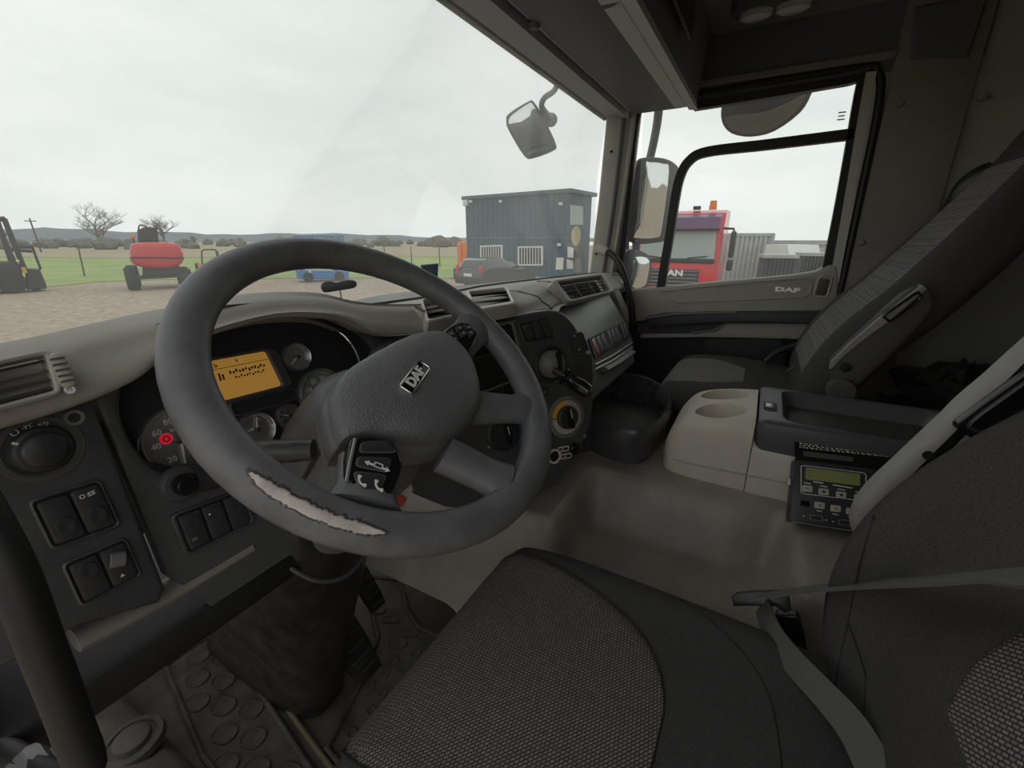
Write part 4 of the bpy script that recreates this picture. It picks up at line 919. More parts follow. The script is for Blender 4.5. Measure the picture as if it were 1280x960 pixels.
# small things on the dash top
dm = thing('clip_mount', 'small black two-lobed clip on a thin stem on the dash top', 'mount', at(427, 378, Z=.945))
b0 = at(427, 378, Z=.945); fr = Fr(V((b0.x, b0.y, b0.z)), V((CAM.x - b0.x, CAM.y - b0.y, .0)))
pts = [tuple(fr.px(x, y)) for x, y in ((401, 357), (405, 352), (413, 351), (420, 353), (427, 351), (436, 349.5), (444, 351), (446, 356), (442, 360), (430, 362), (418, 364), (406, 365.5), (402, 362))]
MB(fr.M()).prism(cr(pts, 2, True), -.006, .006, b=.003, seg=2).build('pad', 'black_plastic', dm)
MB().tube([b0 - V((0, 0, .008)), fr.P(*fr.px(425, 362), 0)], .0022, 8).build('stem', 'chrome', dm)
b0 = at(536, 356, Z=.948); ph = thing('card_holder', 'dark blue card holder standing on the dash top in front of the blue building', 'card holder', b0)
fr = Fr(b0, V((CAM.x - b0.x, CAM.y - b0.y, .2)))
MB(fr.M()).prism([tuple(fr.px(x, y)) for x, y in ((526, 331), (548, 329), (547, 352), (527, 344))], -.008, .0, b=.003).build('card', mat('navy_card', (.02, .028, .06), .4), ph)
MB(fr.M()).box((.006, -.004, -.004), (.022, .02, .02), .004).build('foot', 'deep_black', ph)
MB().tube(cr([at(x, y, Z=.95) for x, y in ((385, 377), (400, 375), (415, 378), (428, 377))], 4), .002, 6).build('cable', 'deep_black', dm)
# ================================================================== seats
def sgn(c, e): return math.copysign(abs(c) ** e, c)
class Soft:
    """a cushion swept along stations (pos y, half width, top z, bottom z, bolster)"""
    def __init__(s, cx, st, n=40): s.cx = cx; s.st = cr(st, 5); s.n = n
    def ring(s, p):
        y, hw, zt, zb, bo = p; m, h = (zt + zb) / 2, (zt - zb) / 2; out = []
        for k in range(s.n):
            a = 2 * PI * k / s.n; x = hw * sgn(math.cos(a), .42); z = m + h * sgn(math.sin(a), .5)
            if math.sin(a) > 0: z += bo * math.exp(-((abs(x) / hw - .82) / .17) ** 2) * min(1, math.sin(a) * 3)
            out.append((s.cx + x, y, z))
        return out
    def top(s, x, y):
        P = s.st
        for a, b in zip(P, P[1:]):
            if min(a[0], b[0]) <= y <= max(a[0], b[0]):
                t = (y - a[0]) / (b[0] - a[0] or 1); _, hw, zt, zb, bo = lerp(a, b, t); break
        else: _, hw, zt, zb, bo = P[0] if abs(P[0][0] - y) < abs(P[-1][0] - y) else P[-1]
        r = min(.999, abs(x - s.cx) / hw); c = r ** (1 / .42); sn = math.sqrt(max(0, 1 - c * c))
        return (zt + zb) / 2 + (zt - zb) / 2 * sn ** .5 + bo * math.exp(-((r - .82) / .17) ** 2) * min(1, sn * 3)
def back_rings(cx, spine, n=40):
    """backrest: spine of (y, z, half width, front depth, back depth, bolster)"""
    P = cr(spine, 5); out = []
    for i, p in enumerate(P):
        a, b = P[max(i - 1, 0)], P[min(i + 1, len(P) - 1)]; t = V((0, b[0] - a[0], b[1] - a[1])).normalized(); f = V((1, 0, 0)).cross(t)
        f = f if f.y > 0 else -f; y, z, hw, fd, bd, bo = p; r = []
        for k in range(n):
            an = 2 * PI * k / n; x = hw * sgn(math.cos(an), .5); d = sgn(math.sin(an), .55); d = d * (fd if d > 0 else bd)
            if d > 0: d += bo * math.exp(-((abs(x) / hw - .82) / .18) ** 2) * min(1, math.sin(an) * 2.5)
            r.append(V((cx + x, y, z)) + f * d)
        out.append(r)
    return out, P
def back_front(cx, P, t, s, off):
    """point on the front of the backrest, s across (-1..1 of half width), t along (0..1)"""
    i = t * (len(P) - 1); k = min(int(i), len(P) - 2); p = lerp(P[k], P[k + 1], i - k)
    tv = V((0, P[k + 1][0] - P[k][0], P[k + 1][1] - P[k][1])).normalized(); f = V((1, 0, 0)).cross(tv); f = f if f.y > 0 else -f
    y, z, hw, fd, bd, bo = p; c = abs(s) ** 2; sn = math.sqrt(max(0, 1 - c * c)); d = fd * sn ** .55 + bo * math.exp(-((abs(s) - .82) / .18) ** 2) * min(1, sn * 2.5)
    return V((cx + hw * s, y, z)) + f * (d + off)
# ---- driver seat
DX = -.60
ds = thing('driver_chair', 'dark fabric driver seat with woven centre panel in the foreground', 'seat', (DX, .05, 0))
cu = Soft(DX, [(.362, .16, .455, .43, 0), (.358, .215, .485, .415, .0), (.340, .243, .515, .40, .004), (.31, .255, .530, .39, .008), (.22, .260, .532, .385, .014), (.10, .262, .526, .385, .018), (-.05, .262, .520, .385, .018), (-.17, .255, .515, .39, .012), (-.25, .24, .50, .40, 0)])
MB().loft([cu.ring(p) for p in cu.st]).build('cushion', 'fabric_dark', ds, 70)
WI = [(.355, .165), (.345, .185), (.30, .196), (.20, .182), (.12, .158), (.07, .128), (.04, .085), (.028, .04), (.026, .004)]
def wI(y):
    for a, b in zip(WI, WI[1:]):
        if b[0] <= y <= a[0]: t = (y - a[0]) / (b[0] - a[0]); return a[1] + (b[1] - a[1]) * t
    return .004
ys = [.3555, .352, .347, .34, .33, .31] + [.29 - .0132 * k for k in range(1, 20)] + [.033, .0295, .027]
WIc = cr(WI, 6)
def wIs(y):
    for a, b in zip(WIc, WIc[1:]):
        if b[0] <= y <= a[0] + 1e-9: t = (y - a[0]) / ((b[0] - a[0]) or 1); return a[1] + (b[1] - a[1]) * t
    return .004
rows = []
for y in ys:
    h = wIs(y); rows.append([(DX + h * s, y + .002 * (y > .33), cu.top(DX + h * s, y) + (.0035 if abs(s) < .97 else -.001)) for s in [-1 + k / 12 for k in range(25)]])
o = MB().loft(rows, closed=False).build('woven_panel', 'fabric_woven', ds, 80); planar_uv(o)
edge = [V(r[0]) for r in rows] + [V(r[-1]) for r in rows[::-1]]
MB().tube([p + V((0, 0, .0015)) for p in edge], .0022, 6).build('piping', 'fabric_side', ds)
MB().tube(cr([(DX + .262 * s, y, cu.top(DX + .262 * s, y) + .0004) for s, y in ((.86, .04), (.75, -.02), (.55, -.08), (.2, -.10), (-.3, -.10))], 6), .0012, 6).build('seam', 'fabric_side', ds)
MB().box((DX, .06, .33), (.44, .46, .12), .03).build('seat_base', 'deep_black', ds)
MB().box((DX, .02, .14), (.36, .40, .28), .02).build('suspension', 'deep_black', ds)
sp_d = [(-0.219, 0.447, 0.225, 0.05, .09, 0), (-0.224, 0.497, 0.25, 0.05, .09, 0.02), (-0.232, 0.578, 0.26, 0.05, .09, 0.05), (-0.244, 0.658, 0.265, 0.05, .09, 0.066), (-0.266, 0.728, 0.266, 0.05, .09, 0.072), (-0.300, 0.797, 0.262, 0.05, .09, 0.07), (-0.344, 0.868, 0.254, 0.05, .09, 0.062), (-0.404, 0.948, 0.244, 0.05, .09, 0.045), (-0.474, 1.038, 0.23, 0.05, .09, 0.028), (-0.544, 1.147, 0.2, 0.05, .09, 0.012), (-0.609, 1.248, 0.16, 0.05, .09, 0), (-0.654, 1.338, 0.145, 0.05, .09, 0), (-0.684, 1.407, 0.11, 0.03, .09, 0)]
rg, PB = back_rings(DX, sp_d); MB().loft(rg).build('backrest', 'fabric_dark', ds, 70)
rows = [[back_front(DX, PB, t, s * .20 * min(1, ((t - .25) / .07)) ** .5, .003 if abs(s) < .97 else -.002) for s in [-1 + k / 8 for k in range(17)]] for t in [.27 + .33 * k / 20 for k in range(21)]]
o = MB().loft(rows, closed=False).build('woven_panel', 'fabric_woven', ds, 80); planar_uv(o, (1, 0, 0), (0, -.4, .9))
# seam running across the bolster
MB().tube([back_front(DX, PB, t, s, .0006) for t, s in ((.10, .25), (.13, .4), (.17, .55), (.205, .68))], .0011, 6).build('seam', 'fabric_side', ds)
MB().tube([back_front(DX, PB, t, s, .0006) for t, s in ((.04, .72), (.08, .70), (.13, .68), (.2, .68), (.27, .72), (.33, .78))], .0011, 6).build('seam', 'fabric_side', ds)
c = at(930, 828, Z=.50); MB().tube([at(923, 815, X=-.345), at(931, 832, X=-.345), at(935, 845, X=-.345)], .0022, 6).build('welt', 'orange_seam', ds)
# ---- driver armrest, folded up beside the backrest
def arm(X, body, m_body, th, parent, nm='armrest'):
    f = Fr((X, 0, 0), (-1, 0, 0)); p = ccw(cr([tuple(f.px(x, y)) for x, y in body], 2, True))
    return f, MB(f.M()).prism(p, -th, 0, b=.014, seg=3).build(nm, m_body, parent, 60)
fA, am = arm(-.30, [(1066, 668), (1068, 645), (1085, 618), (1120, 585), (1160, 548), (1188, 522), (1205, 505), (1245, 472), (1290, 432), (1320, 415), (1330, 480), (1290, 520), (1240, 560), (1180, 590), (1130, 625), (1095, 660), (1080, 680)], 'arm_grey', .03, ds)
q = [tuple(fA.px(x, y, .004)) for x, y in ((1189, 531), (1310, 440), (1316, 505), (1222, 553))]
hb = MB(fA.M()).prism(rquad(q, .12), -.01, .008, b=.004, seg=2).build('handle', 'gloss_black', am)
q2 = [qp(q, .06, .16), qp(q, .98, .16), qp(q, .98, .84), qp(q, .12, .84)]
MB(fA.M()).frame(rquad(q2, .25), inset(ccw(rquad(q2, .25)), .004), .004, .013, .002).build('handle_grip', 'switch_black', am)
c = fA.px(1160, 569); MB(fA.M(c.x, c.y, 0)).lathe([(.006, 0), (.006, .0015), (.004, .0012), (.0001, .0005)], 14).build('screw_hole', 'deep_black', am)
# ---- passenger seat
PX = .675
ps = thing('passenger_chair', 'dark passenger seat with ribbed grey centre panel beside the far door', 'seat', (PX, 0, 0))
cp_ = Soft(PX, [(.262, .17, .575, .555, 0), (.258, .215, .595, .545, 0), (.24, .240, .620, .535, .002), (.21, .25, .636, .53, .004), (.13, .255, .645, .525, .006), (.02, .257, .642, .52, .010), (-.08, .257, .632, .52, .012), (-.18, .25, .62, .52, .006), (-.24, .24, .60, .53, 0)])
MB().loft([cp_.ring(p) for p in cp_.st]).build('cushion', 'fabric_dark', ps, 70)
rows = []
for k in range(26):
    y = .2565 - .0005 - .25 * k / 25; h = .17 - .09 * max(0, (.12 - y) / .12) ** 1.5 if y < .12 else .17 - .02 * max(0, (y - .2) / .06)
    rows.append([(PX - .03 + h * s, y, cp_.top(PX - .03 + h * s, y) + (.003 if abs(s) < .97 else -.001)) for s in [-1 + j / 10 for j in range(21)]])
o = MB().loft(rows, closed=False).build('ribbed_panel', 'fabric_ribbed', ps, 80); planar_uv(o, (0, 1, 0), (1, 0, 0))
MB().box((PX, .03, .46), (.40, .42, .14), .03).build('seat_base', 'deep_black', ps)
MB().box((PX, .02, .20), (.42, .40, .42), .02).build('seat_box', 'deep_black', ps)
sp_p = [(-0.179, 0.578, 0.225, 0.05, .09, 0), (-0.184, 0.638, 0.25, 0.05, .09, 0.01), (-0.199, 0.698, 0.258, 0.05, .09, 0.02), (-0.234, 0.778, 0.258, 0.05, .09, 0.024), (-0.279, 0.848, 0.255, 0.05, .09, 0.024), (-0.334, 0.917, 0.25, 0.05, .09, 0.022), (-0.389, 0.998, 0.24, 0.05, .09, 0.02), (-0.439, 1.078, 0.225, 0.05, .09, 0.015), (-0.484, 1.157, 0.2, 0.05, .09, 0.006), (-0.529, 1.238, 0.165, 0.05, .09, 0), (-0.569, 1.318, 0.155, 0.05, .09, 0), (-0.609, 1.397, 0.15, 0.05, .09, 0), (-0.634, 1.448, 0.11, 0.03, .09, 0)]
rg, PB2 = back_rings(PX, sp_p); MB().loft(rg).build('backrest', 'fabric_dark', ps, 70)
rows = [[back_front(PX, PB2, t, s * (.72 if t < .6 else .72 + .15 * (t - .6) / .3), .003 if abs(s) < .97 else -.002) for s in [-1 + k / 8 for k in range(17)]] for t in [.15 + .60 * k / 24 for k in range(25)]]
o = MB().loft(rows, closed=False).build('ribbed_panel', 'fabric_ribbed', ps, 80); planar_uv(o, (1, 0, 0), (0, -.5, .86))
fB, am = arm(PX - .275, [(1039, 474), (1037, 455), (1047, 441), (1090, 402), (1130, 368), (1153, 358), (1167, 368), (1166, 392), (1122, 440), (1080, 478), (1060, 490), (1046, 486)], 'arm_dark', .05, ps)
st_ = [tuple(fB.px(x, y, .003)) for x, y in ((1037, 462), (1039, 452), (1060, 431), (1098, 398), (1142, 364), (1154, 357), (1160, 361), (1148, 371), (1110, 403), (1075, 429), (1050, 450), (1042, 460))]
MB(fB.M()).prism(st_, -.045, .004, b=.002).build('armrest_edge', 'arm_grey', am)
q = [tuple(fB.px(x, y, .006)) for x, y in ((1101, 395), (1148, 362), (1154, 372), (1112, 404))]
MB(fB.M()).frame(rquad(q, .2), inset(ccw(rquad(q, .2)), .005), 0, .012, .002).build('handle', 'gloss_black', am)
c = fB.px(1057, 459); MB(fB.M(c.x, c.y, 0)).lathe([(.013, 0), (.013, .003), (.010, .004), (.0001, .004)], 16).build('pivot_cap', 'deep_black', am)
c = fB.px(1052, 488); MB(fB.M(c.x, c.y, -.05)).lathe([(.035, 0), (.035, .05), (.030, .06), (.0001, .062)], 24).build('recliner_boss', 'arm_dark', ps)
MB().tube(cr([at(957, 452, X=.85), at(970, 441, X=.86), at(985, 435, X=.87), at(1004, 430, X=.88)], 5), .011, 10).build('side_lever', 'rubber_seal', ps)
MB().tube([at(984, 465, X=.62), at(995, 456, X=.62)], .004, 8).build('recline_rod', 'arm_dark', ps)
# ================================================================== seat belts
bl = thing('driver_seat_belt', 'grey webbing seat belt with black tongue across the driver seat', 'seat belt', (-.29, -.08, .5))
B0 = at(951, 748, X=-.30)
pts = cr([B0 + V((-.005, .004, .006)), at(1010, 737, X=-.35), at(1080, 731, X=-.43), at(1160, 726, X=-.51), at(1240, 720, X=-.58), at(1330, 712, X=-.66), at(1500, 640, X=-.80)], 5)
def edge_on(i):
    t_ = (V(pts[min(i + 1, len(pts) - 1)]) - V(pts[max(i - 1, 0)])).normalized(); d_ = (V(pts[i]) - CAM).normalized()
    h_ = t_.cross(d_).normalized(); return h_ + t_.cross(h_) * .16
MB().strip(pts, .046, .0024, [edge_on(i) for i in range(len(pts))]).build('shoulder_strap', 'belt_web', bl, 80)
lp_ = cr([at(952, 756, X=-.302), at(965, 790, Z=.525), at(990, 825, Z=.54), at(1030, 868, Z=.555), at(1066, 910, Z=.565), at(1095, 965, Z=.57), at(1110, 1010, Z=.57)], 5)
n_ = len(lp_)
MB().strip(lp_, .036, .0022, [V((-.5, .55, .3)).lerp(V((-.9, .15, .5)), i / (n_ - 1)) if i < n_ * .5 else V((-.7, .35, .4)).lerp(V((-.1, .6, .8)), (i / (n_ - 1) - .5) * 2) for i in range(n_)]).build('lap_strap', 'belt_web', bl, 80)
tf = Fr(B0, V((-.75, .1, .45)))
tq = [tuple(tf.px(x, y)) for x, y in ((914, 746), (920, 741), (945, 738), (980, 738), (987, 747), (989, 763), (981, 766), (970, 758), (930, 757), (917, 758))]
MB(tf.M()).prism(ccw(tq), -.012, .004, b=.003, seg=2).build('tongue', 'belt_black', bl)
sl_ = thing('belt_buckle', 'black belt buckle on a stem between driver seat and engine cover', 'buckle', (-.285, -.11, .38))
pb = [at(983, 765, X=-.285), at(990, 790, X=-.285), at(996, 822, X=-.285)]
MB().strip(pb, .034, .018, (-1, 0, 0)).build('buckle_body', 'belt_black', sl_, bevel=.004)
MB().tube(cr([pb[-1], at(1004, 838, X=-.285), at(1016, 825, X=-.27)], 4), .010, 8).build('stem', 'deep_black', sl_)
pbt = thing('passenger_seat_belt', 'black seat belt hanging from the pillar behind the passenger seat', 'seat belt', at(1182, 268, X=1.02))
MB().strip(cr([at(1186, 262, X=1.02), at(1150, 297, X=.99), at(1110, 335, X=.96), at(1070, 378, X=.93), at(1040, 420, X=.91)], 4), .045, .0025, (-.4, .9, .2)).build('strap', 'belt_black', pbt)
MB().box(at(1192, 258, X=1.02), (.03, .05, .05), .01).build('guide_loop', 'belt_black', pbt)
MB().tube([at(1180, 272, X=1.03), at(1178, 270, X=.995)], .018, 14).build('anchor_bolt', 'arm_grey', pbt)
MB().tube(cr([at(1192, 253, X=.95), at(1215, 232, X=.93), at(1243, 208, X=.90)], 4), [.02 + .02 * math.sin(PI * k / 8) for k in range(9)], 10, flat=(1, .5)).build('belt_cover', 'belt_black', pbt)
# ================================================================== centre console
co = thing('center_console', 'beige console with twin cup holders and black storage tray on the engine cover', 'console', (.25, -.1, .5))
def conring(y, zt, x0, x1, zb=.47, e=.28):
    c, h, m, k = (x0 + x1) / 2, (x1 - x0) / 2, (zt + zb) / 2, (zt - zb) / 2
    out = []
    for i in range(48):
        a = 2 * PI * i / 48; z = m + k * sgn(math.sin(a), e); t = (z - zb) / max(zt - zb, 1e-3)
        out.append((c + h * (1.04 - .06 * t) * sgn(math.cos(a), e), y, z))
    return out
body = MB().loft([conring(*p) for p in cr([(.168, .53, .17, .33), (.162, .575, .145, .355), (.148, .61, .122, .378), (.12, .645, .108, .392), (.08, .662, .102, .398), (.02, .674, .099, .401), (-.036, .680, .098, .402)], 4)])
cm = body.mesh('nose', 'console_beige', 40); tmp = bpy.data.objects.new('tmp', cm); C.objects.link(tmp)
cups = []
for xs in ([(862, 520), (934, 515), (898, 508), (898, 527.5)], [(872, 497), (939, 490), (905, 485), (905, 505)]):
    z = .672; a, b, c, d = [at(x, y, Z=z) for x, y in xs]
    cx, cy = (a.x + b.x + c.x + d.x) / 4, (a.y + b.y + c.y + d.y) / 4; rx, ry = abs(c.x - d.x) / 2 * .86, (abs(a.y - b.y)) / 2 * .96; rx = .050; cx = .172 if not cups else .308
    cups.append((cx, cy, rx, ry))
    k = MB().loft([[(cx + rx * s * math.cos(t), cy + ry * s * math.sin(t), zz) for t in [2 * PI * j / 36 for j in range(36)]] for s, zz in ((.80, .585), (.9, .60), (1, .665), (1.06, .70))]).mesh('cut', 'console_beige')
    ko = bpy.data.objects.new('cut', k); C.objects.link(ko); m_ = tmp.modifiers.new('b', 'BOOLEAN'); m_.operation = 'DIFFERENCE'; m_.object = ko; m_.solver = 'EXACT'
dg = bpy.context.evaluated_depsgraph_get(); nm_ = bpy.data.meshes.new_from_object(tmp.evaluated_get(dg)); 
for o_ in [o_ for o_ in C.objects if o_.name.startswith(('cut', 'tmp'))]: bpy.data.objects.remove(o_)
nm_.set_sharp_from_angle(angle=math.radians(40)); nm_.materials.clear(); nm_.materials.append(MT['console_beige']); link('cup_holder_nose', nm_, co)
MB().tube(cr([(.094, -.30, .545), (.092, -.1, .545), (.094, .05, .54), (.105, .12, .535), (.135, .156, .53), (.17, .172, .527), (.25, .176, .526)], 4), .0022, 6).build('seam', 'vent_frame', co)
MB().loft([conring(*p) for p in ((-.038, .628, .0965, .403), (-.30, .62, .0965, .403), (-.462, .612, .0965, .403))]).build('base', 'console_beige', co, 40)
# black tray part with a hollow
rin = [(x + .25, y - .258) for x, y in rrect(.245, .325, .03, 4)]; rout = [(x + .25, y - .25) for x, y in rrect(.304, .425, .02, 4)]
MB().loft([[(x, y, .600) for x, y in inset(ccw(rout), .006)], [(x, y, .660) for x, y in ccw(rout)], [(x, y, .678) for x, y in inset(ccw(rout), .004)], [(x, y, .683) for x, y in inset(ccw(rout), .012)], [(x, y, .684) for x, y in inset(ccw(rin), -.005)], [(x, y, .680) for x, y in ccw(rin)], [(x, y, .645) for x, y in inset(ccw(rin), .012)], [(x, y, .643) for x, y in inset(ccw(rin), .016)]], True, True, True).build('tray', 'console_black', co, 35)
MB().prism(inset(ccw(rin), .018), .640, .6455).build('tray_liner', 'grain_liner', co)
lt_ = at(963, 508, Z=.684); lc = MB().prism([(lt_.x + x, lt_.y + y) for x, y in rrect(.065, .03, .012, 3)], .678, .6855).build('latch_recess', 'deep_black', co)
MB().box((lt_.x, lt_.y + .002, .687), (.03, .018, .006), .002).build('latch', 'silver_plastic', lc)
# auxiliary heater control unit clipped to the console side
cuu = thing('heater_control_unit', 'black control unit with green display and keys clipped to the console side', 'control unit', (.08, -.16, .5))
HF = Fr(at(1040, 612, X=.035), V((-.80, -.10, .58))); HM = HF.M()
Q = [tuple(HF.px(x, y)) for x, y in ((994, 574), (1119, 588), (1122, 671), (987, 651))]
MB(HM).prism(Q, -.035, 0, b=.003, seg=2).build('case', 'switch_black', cuu)
q = [tuple(HF.px(x, y, .001)) for x, y in ((1001, 581), (1083, 591), (1083, 627), (1001, 617))]
MB(HM).frame(rquad(q, .08), inset(ccw(rquad(q, .08)), .0012), .0, .0012).build('display_border', 'white_print', cuu)
q = [tuple(HF.px(x, y, .001)) for x, y in ((1007, 584), (1075, 592.5), (1075, 607.5), (1007, 599))]
lcd = MB(HM).prism(q, 0, .0015).build('display', 'lcd_green', cuu)
for k in range(3): p = qp(q, .07, .25 + .25 * k); MB(HF.M(p[0], p[1], .0016)).box((0, 0, 0), (.004, .002, .0003)).build('display_segment', 'lcd_ink', lcd)
for i, (x, y) in enumerate(((1009, 611), (1029.5, 615), (1051.5, 619), (1074, 622.5), (1024.5, 632), (1044.5, 636), (1064, 639.5), (1102, 603))):
    q = [tuple(HF.px(x + a, y + b, .001)) for a, b in ((-6.2, -5), (6.4, -3.4), (6.2, 4.6), (-6.4, 3.2))]
    kx = MB(HM).prism(rquad(q, .12, 2), 0, .0025, b=.0006).build('key', 'key_cream', cuu)
    c = qp(q, .5, .5); s_ = .0028
    if i in (1, 2): MB(HF.M(c[0], c[1], .0026)).prism(circ(s_, 10), 0, .0004).build('key_symbol', 'deep_black', kx)
    elif i == 3: MB(HF.M(c[0], c[1], .0026)).prism([(-s_ * 1.6, 0), (-s_ * .5, s_), (-s_ * .5, s_ * .3), (s_ * 1.4, s_ * .3), (s_ * 1.4, s_ * 1.2), (s_ * 1.8, s_ * 1.2), (s_ * 1.8, -s_ * .3), (-s_ * .5, -s_ * .3), (-s_ * .5, -s_)], 0, .0004).build('key_symbol', 'deep_black', kx)
    else:
        for d in (-1, 0, 1) if i != 5 else (-.5, .5): MB(HF.M(c[0] + d * s_ * .9, c[1], .0026)).box((0, 0, 0), (s_ * .45, s_ * (1.6 - .5 * abs(d)), .0005)).build('key_symbol', 'deep_black', kx)
    if i < 4 or i == 7: MB(HF.M(c[0], c[1] + .0115, .0008)).box((0, 0, 0), (.013, .0018, .0006)).build('caption', 'white_print', cuu)
    elif i < 7: MB(HF.M(c[0], c[1] - .0115, .0008)).box((0, 0, 0), (.010, .0018, .0006)).build('caption', 'white_print', cuu)
for x, y, w_ in ((1023, 603, .018), (1053, 608, .034)): p = HF.px(x, y, .001); MB(HF.M(p.x, p.y, .0008)).box((0, 0, 0), (w_, .0022, .0006)).build('caption', 'white_print', cuu)
q = [tuple(HF.px(x, y)) for x, y in ((1001, 625), (1012, 627), (1012, 634), (1000, 632))]; MB(HM).prism(q, 0, .003, b=.001).build('dark_button', 'gloss_black', cuu)
for x, y in ((1020, 647), (1056, 653)):
    q = [tuple(HF.px(x + a, y + b)) for a, b in ((-8, -4), (8, -2), (9, 5), (-8, 3))]; MB(HM).frame(rquad(q, .1), inset(ccw(rquad(q, .1)), .0015), 0, .002).build('slot', 'panel_grey', cuu)
for x, y in ((1004.5, 645), (1032.5, 650), (1041, 652)): p = HF.px(x, y); MB(HF.M(p.x, p.y, .0)).prism(circ(.0015, 8), 0, .0008).build('lamp_dot', 'white_print', cuu)
a, b = HF.px(989, 652), HF.px(1066, 664); MB(HM).strip([(a.x, a.y, .001), (b.x, b.y, .001)], .002, .002, (0, 0, 1)).build('lower_trim', 'silver_plastic', cuu)
# open lid
A, B_ = HF.P(*HF.px(994, 574), 0), HF.P(*HF.px(1119, 588), 0)
LF = Fr((A + B_) / 2, V((-.62, .02, .80)))
q = [tuple(LF.px(x, y)) for x, y in ((993, 545), (1115, 558), (1120, 587), (994, 574))]
MB(LF.M()).prism(q, -.004, .0, b=.001).build('lid', 'gloss_black', cuu)
rnd = random.Random(5)
for r_ in range(5):
    s = .05; t = .13 + r_ * .085
    while s < (.90 if r_ % 3 != 2 else .72):
        L = rnd.uniform(.02, .055); p = qp(q, s + L / 2, t); MB(LF.M(p[0], p[1], .0003, -.10)).box((0, 0, 0), (L * .155, .0019, .0004)).build('warning_text', 'white_print', cuu); s += L + .012
q3 = [qp(q, .09, .62), qp(q, .60, .66), qp(q, .60, .86), qp(q, .09, .84)]; MB(LF.M()).prism(rquad(q3, .1), 0, .0006).build('lid_window', 'arm_dark', cuu)
MB().tube([HF.P(*HF.px(989, 598), -.012), HF.P(*HF.px(988, 606), -.012)], .005, 10).build('side_knob', 'silver_plastic', cuu)
MB().box((.085, -.165, .58), (.03, .08, .05), .006).build('bracket', 'deep_black', cuu)
# ================================================================== things behind the seats
bk = thing('bunk_bolster', 'beige padded roll lying behind the seats along the back wall', 'cushion', (-.3, -.65, .6))
MB().loft([[(x, -.65 + r * math.cos(a), .72 + r * math.sin(a)) for a in [2 * PI * k / 24 for k in range(24)]] for x, r in ((.36, .06), (.355, .12), (.33, .15), (.25, .165), (-.9, .165), (-.98, .14), (-1.0, .05))]).build('roll', 'console_beige', bk, 70)
MB().box((-.3, -.65, .30), (1.36, .32, .50), .02).build('bunk_box', 'door_low', bk)
def crumple(c, r, seed):
    rnd = random.Random(seed); b = MB(); R = []
    ph = [rnd.uniform(0, 6.28) for _ in range(9)]
    for i in range(15):
        t = PI * i / 14; ring = []
        for k in range(26):
            a = 2 * PI * k / 26; n = 1 + .22 * math.sin(5 * a + ph[0] + 3 * t) * math.sin(4 * t + ph[1]) + .14 * math.sin(9 * a + ph[2] - 5 * t) + .1 * rnd.uniform(-1, 1)
            ring.append((c[0] + r[0] * n * math.sin(t) * math.cos(a), c[1] + r[1] * n * math.sin(t) * math.sin(a), c[2] + r[2] * n * math.cos(t)))
        R.append(ring)
    return b.loft(R)
tag(crumple((.78, -.58, .60), (.17, .15, .11), 4).build('plastic_bag', 'plastic_bag', None, 15), 'crumpled shiny black plastic bag behind the passenger seat', 'bag')
# ================================================================== outside mirrors
def toward(p): return V((CAM.x - p.x, CAM.y - p.y, 0)).normalized()
def mirror(name, label, o, n, shell, glass, m_shell, depth, arms, dome=.5, gm='mirror_glass', convex=.006):
    f = Fr(o, n); t = thing(name, label, 'mirror', o)
    p = ccw(cr([tuple(f.px(x, y)) for x, y in shell], 3, True)); c = (sum(q[0] for q in p) / len(p), sum(q[1] for q in p) / len(p))
    MB(f.M()).loft([[(c[0] + (x - c[0]) * k, c[1] + (y - c[1]) * k, z) for x, y in p] for k, z in ((dome * .6, -depth), (dome, -depth * .95), (.9, -depth * .6), (1, -depth * .15), (1, 0), (.97, .004))]).build('shell', m_shell, t, 60)
    g = ccw(cr([tuple(f.px(x, y, .004)) for x, y in glass], 3, True)); gx, gy = (sum(q[0] for q in g) / len(g), sum(q[1] for q in g) / len(g))
    MB(f.M()).loft([[(x, y, .001) for x, y in g]] + [[(gx + (x - gx) * k, gy + (y - gy) * k, .005 + convex * (1 - k * k)) for x, y in g] for k in (1, .92, .8, .65, .5, .35, .2, .05)]).build('glass', gm, t, 80)
    for pts, r in arms: MB().tube(cr(pts, 5), r, 12).build('arm', 'mirror_arm', t, 70)
    return f, t
o = at(817, 250, X=1.34)
f, t = mirror('wing_mirror', 'tall dark grey main mirror outside the passenger window', o, (-.60, -.80, -.10), [(786, 300), (785, 285), (790, 232), (797, 204), (806, 197), (830, 198), (845, 206), (848, 220), (839, 285), (833, 300), (815, 304), (798, 305)], [(794, 297), (794, 288), (806, 210), (812, 203), (829, 205), (836, 214), (827, 286), (820, 297)], 'mirror_shell', .10,
       [([f.P(0, .17, -.05) if False else at(812, 200, X=1.38), at(817, 178, X=1.38), at(822, 150, X=1.36), at(826, 110, X=1.24), at(828, 104, X=1.09)], .02)])
o = at(800, 340, X=1.32)
mirror('wide_angle_mirror', 'small rounded mirror below the main mirror outside the passenger window', o, (-.62, -.78, -.06), [(775, 362), (777, 330), (783, 314), (795, 312), (808, 317), (814, 326), (814, 340), (808, 360), (790, 364)], [(790, 358), (792, 326), (797, 321), (808, 322), (812, 328), (811, 340), (806, 357)], 'mirror_shell', .08, [([at(795, 300, X=1.36), at(795, 316, X=1.36)], .02), ([at(786, 340, X=1.36), at(775, 345, X=1.2), at(765, 345, X=1.08)], .02)])
o = at(960, 140, X=1.30)
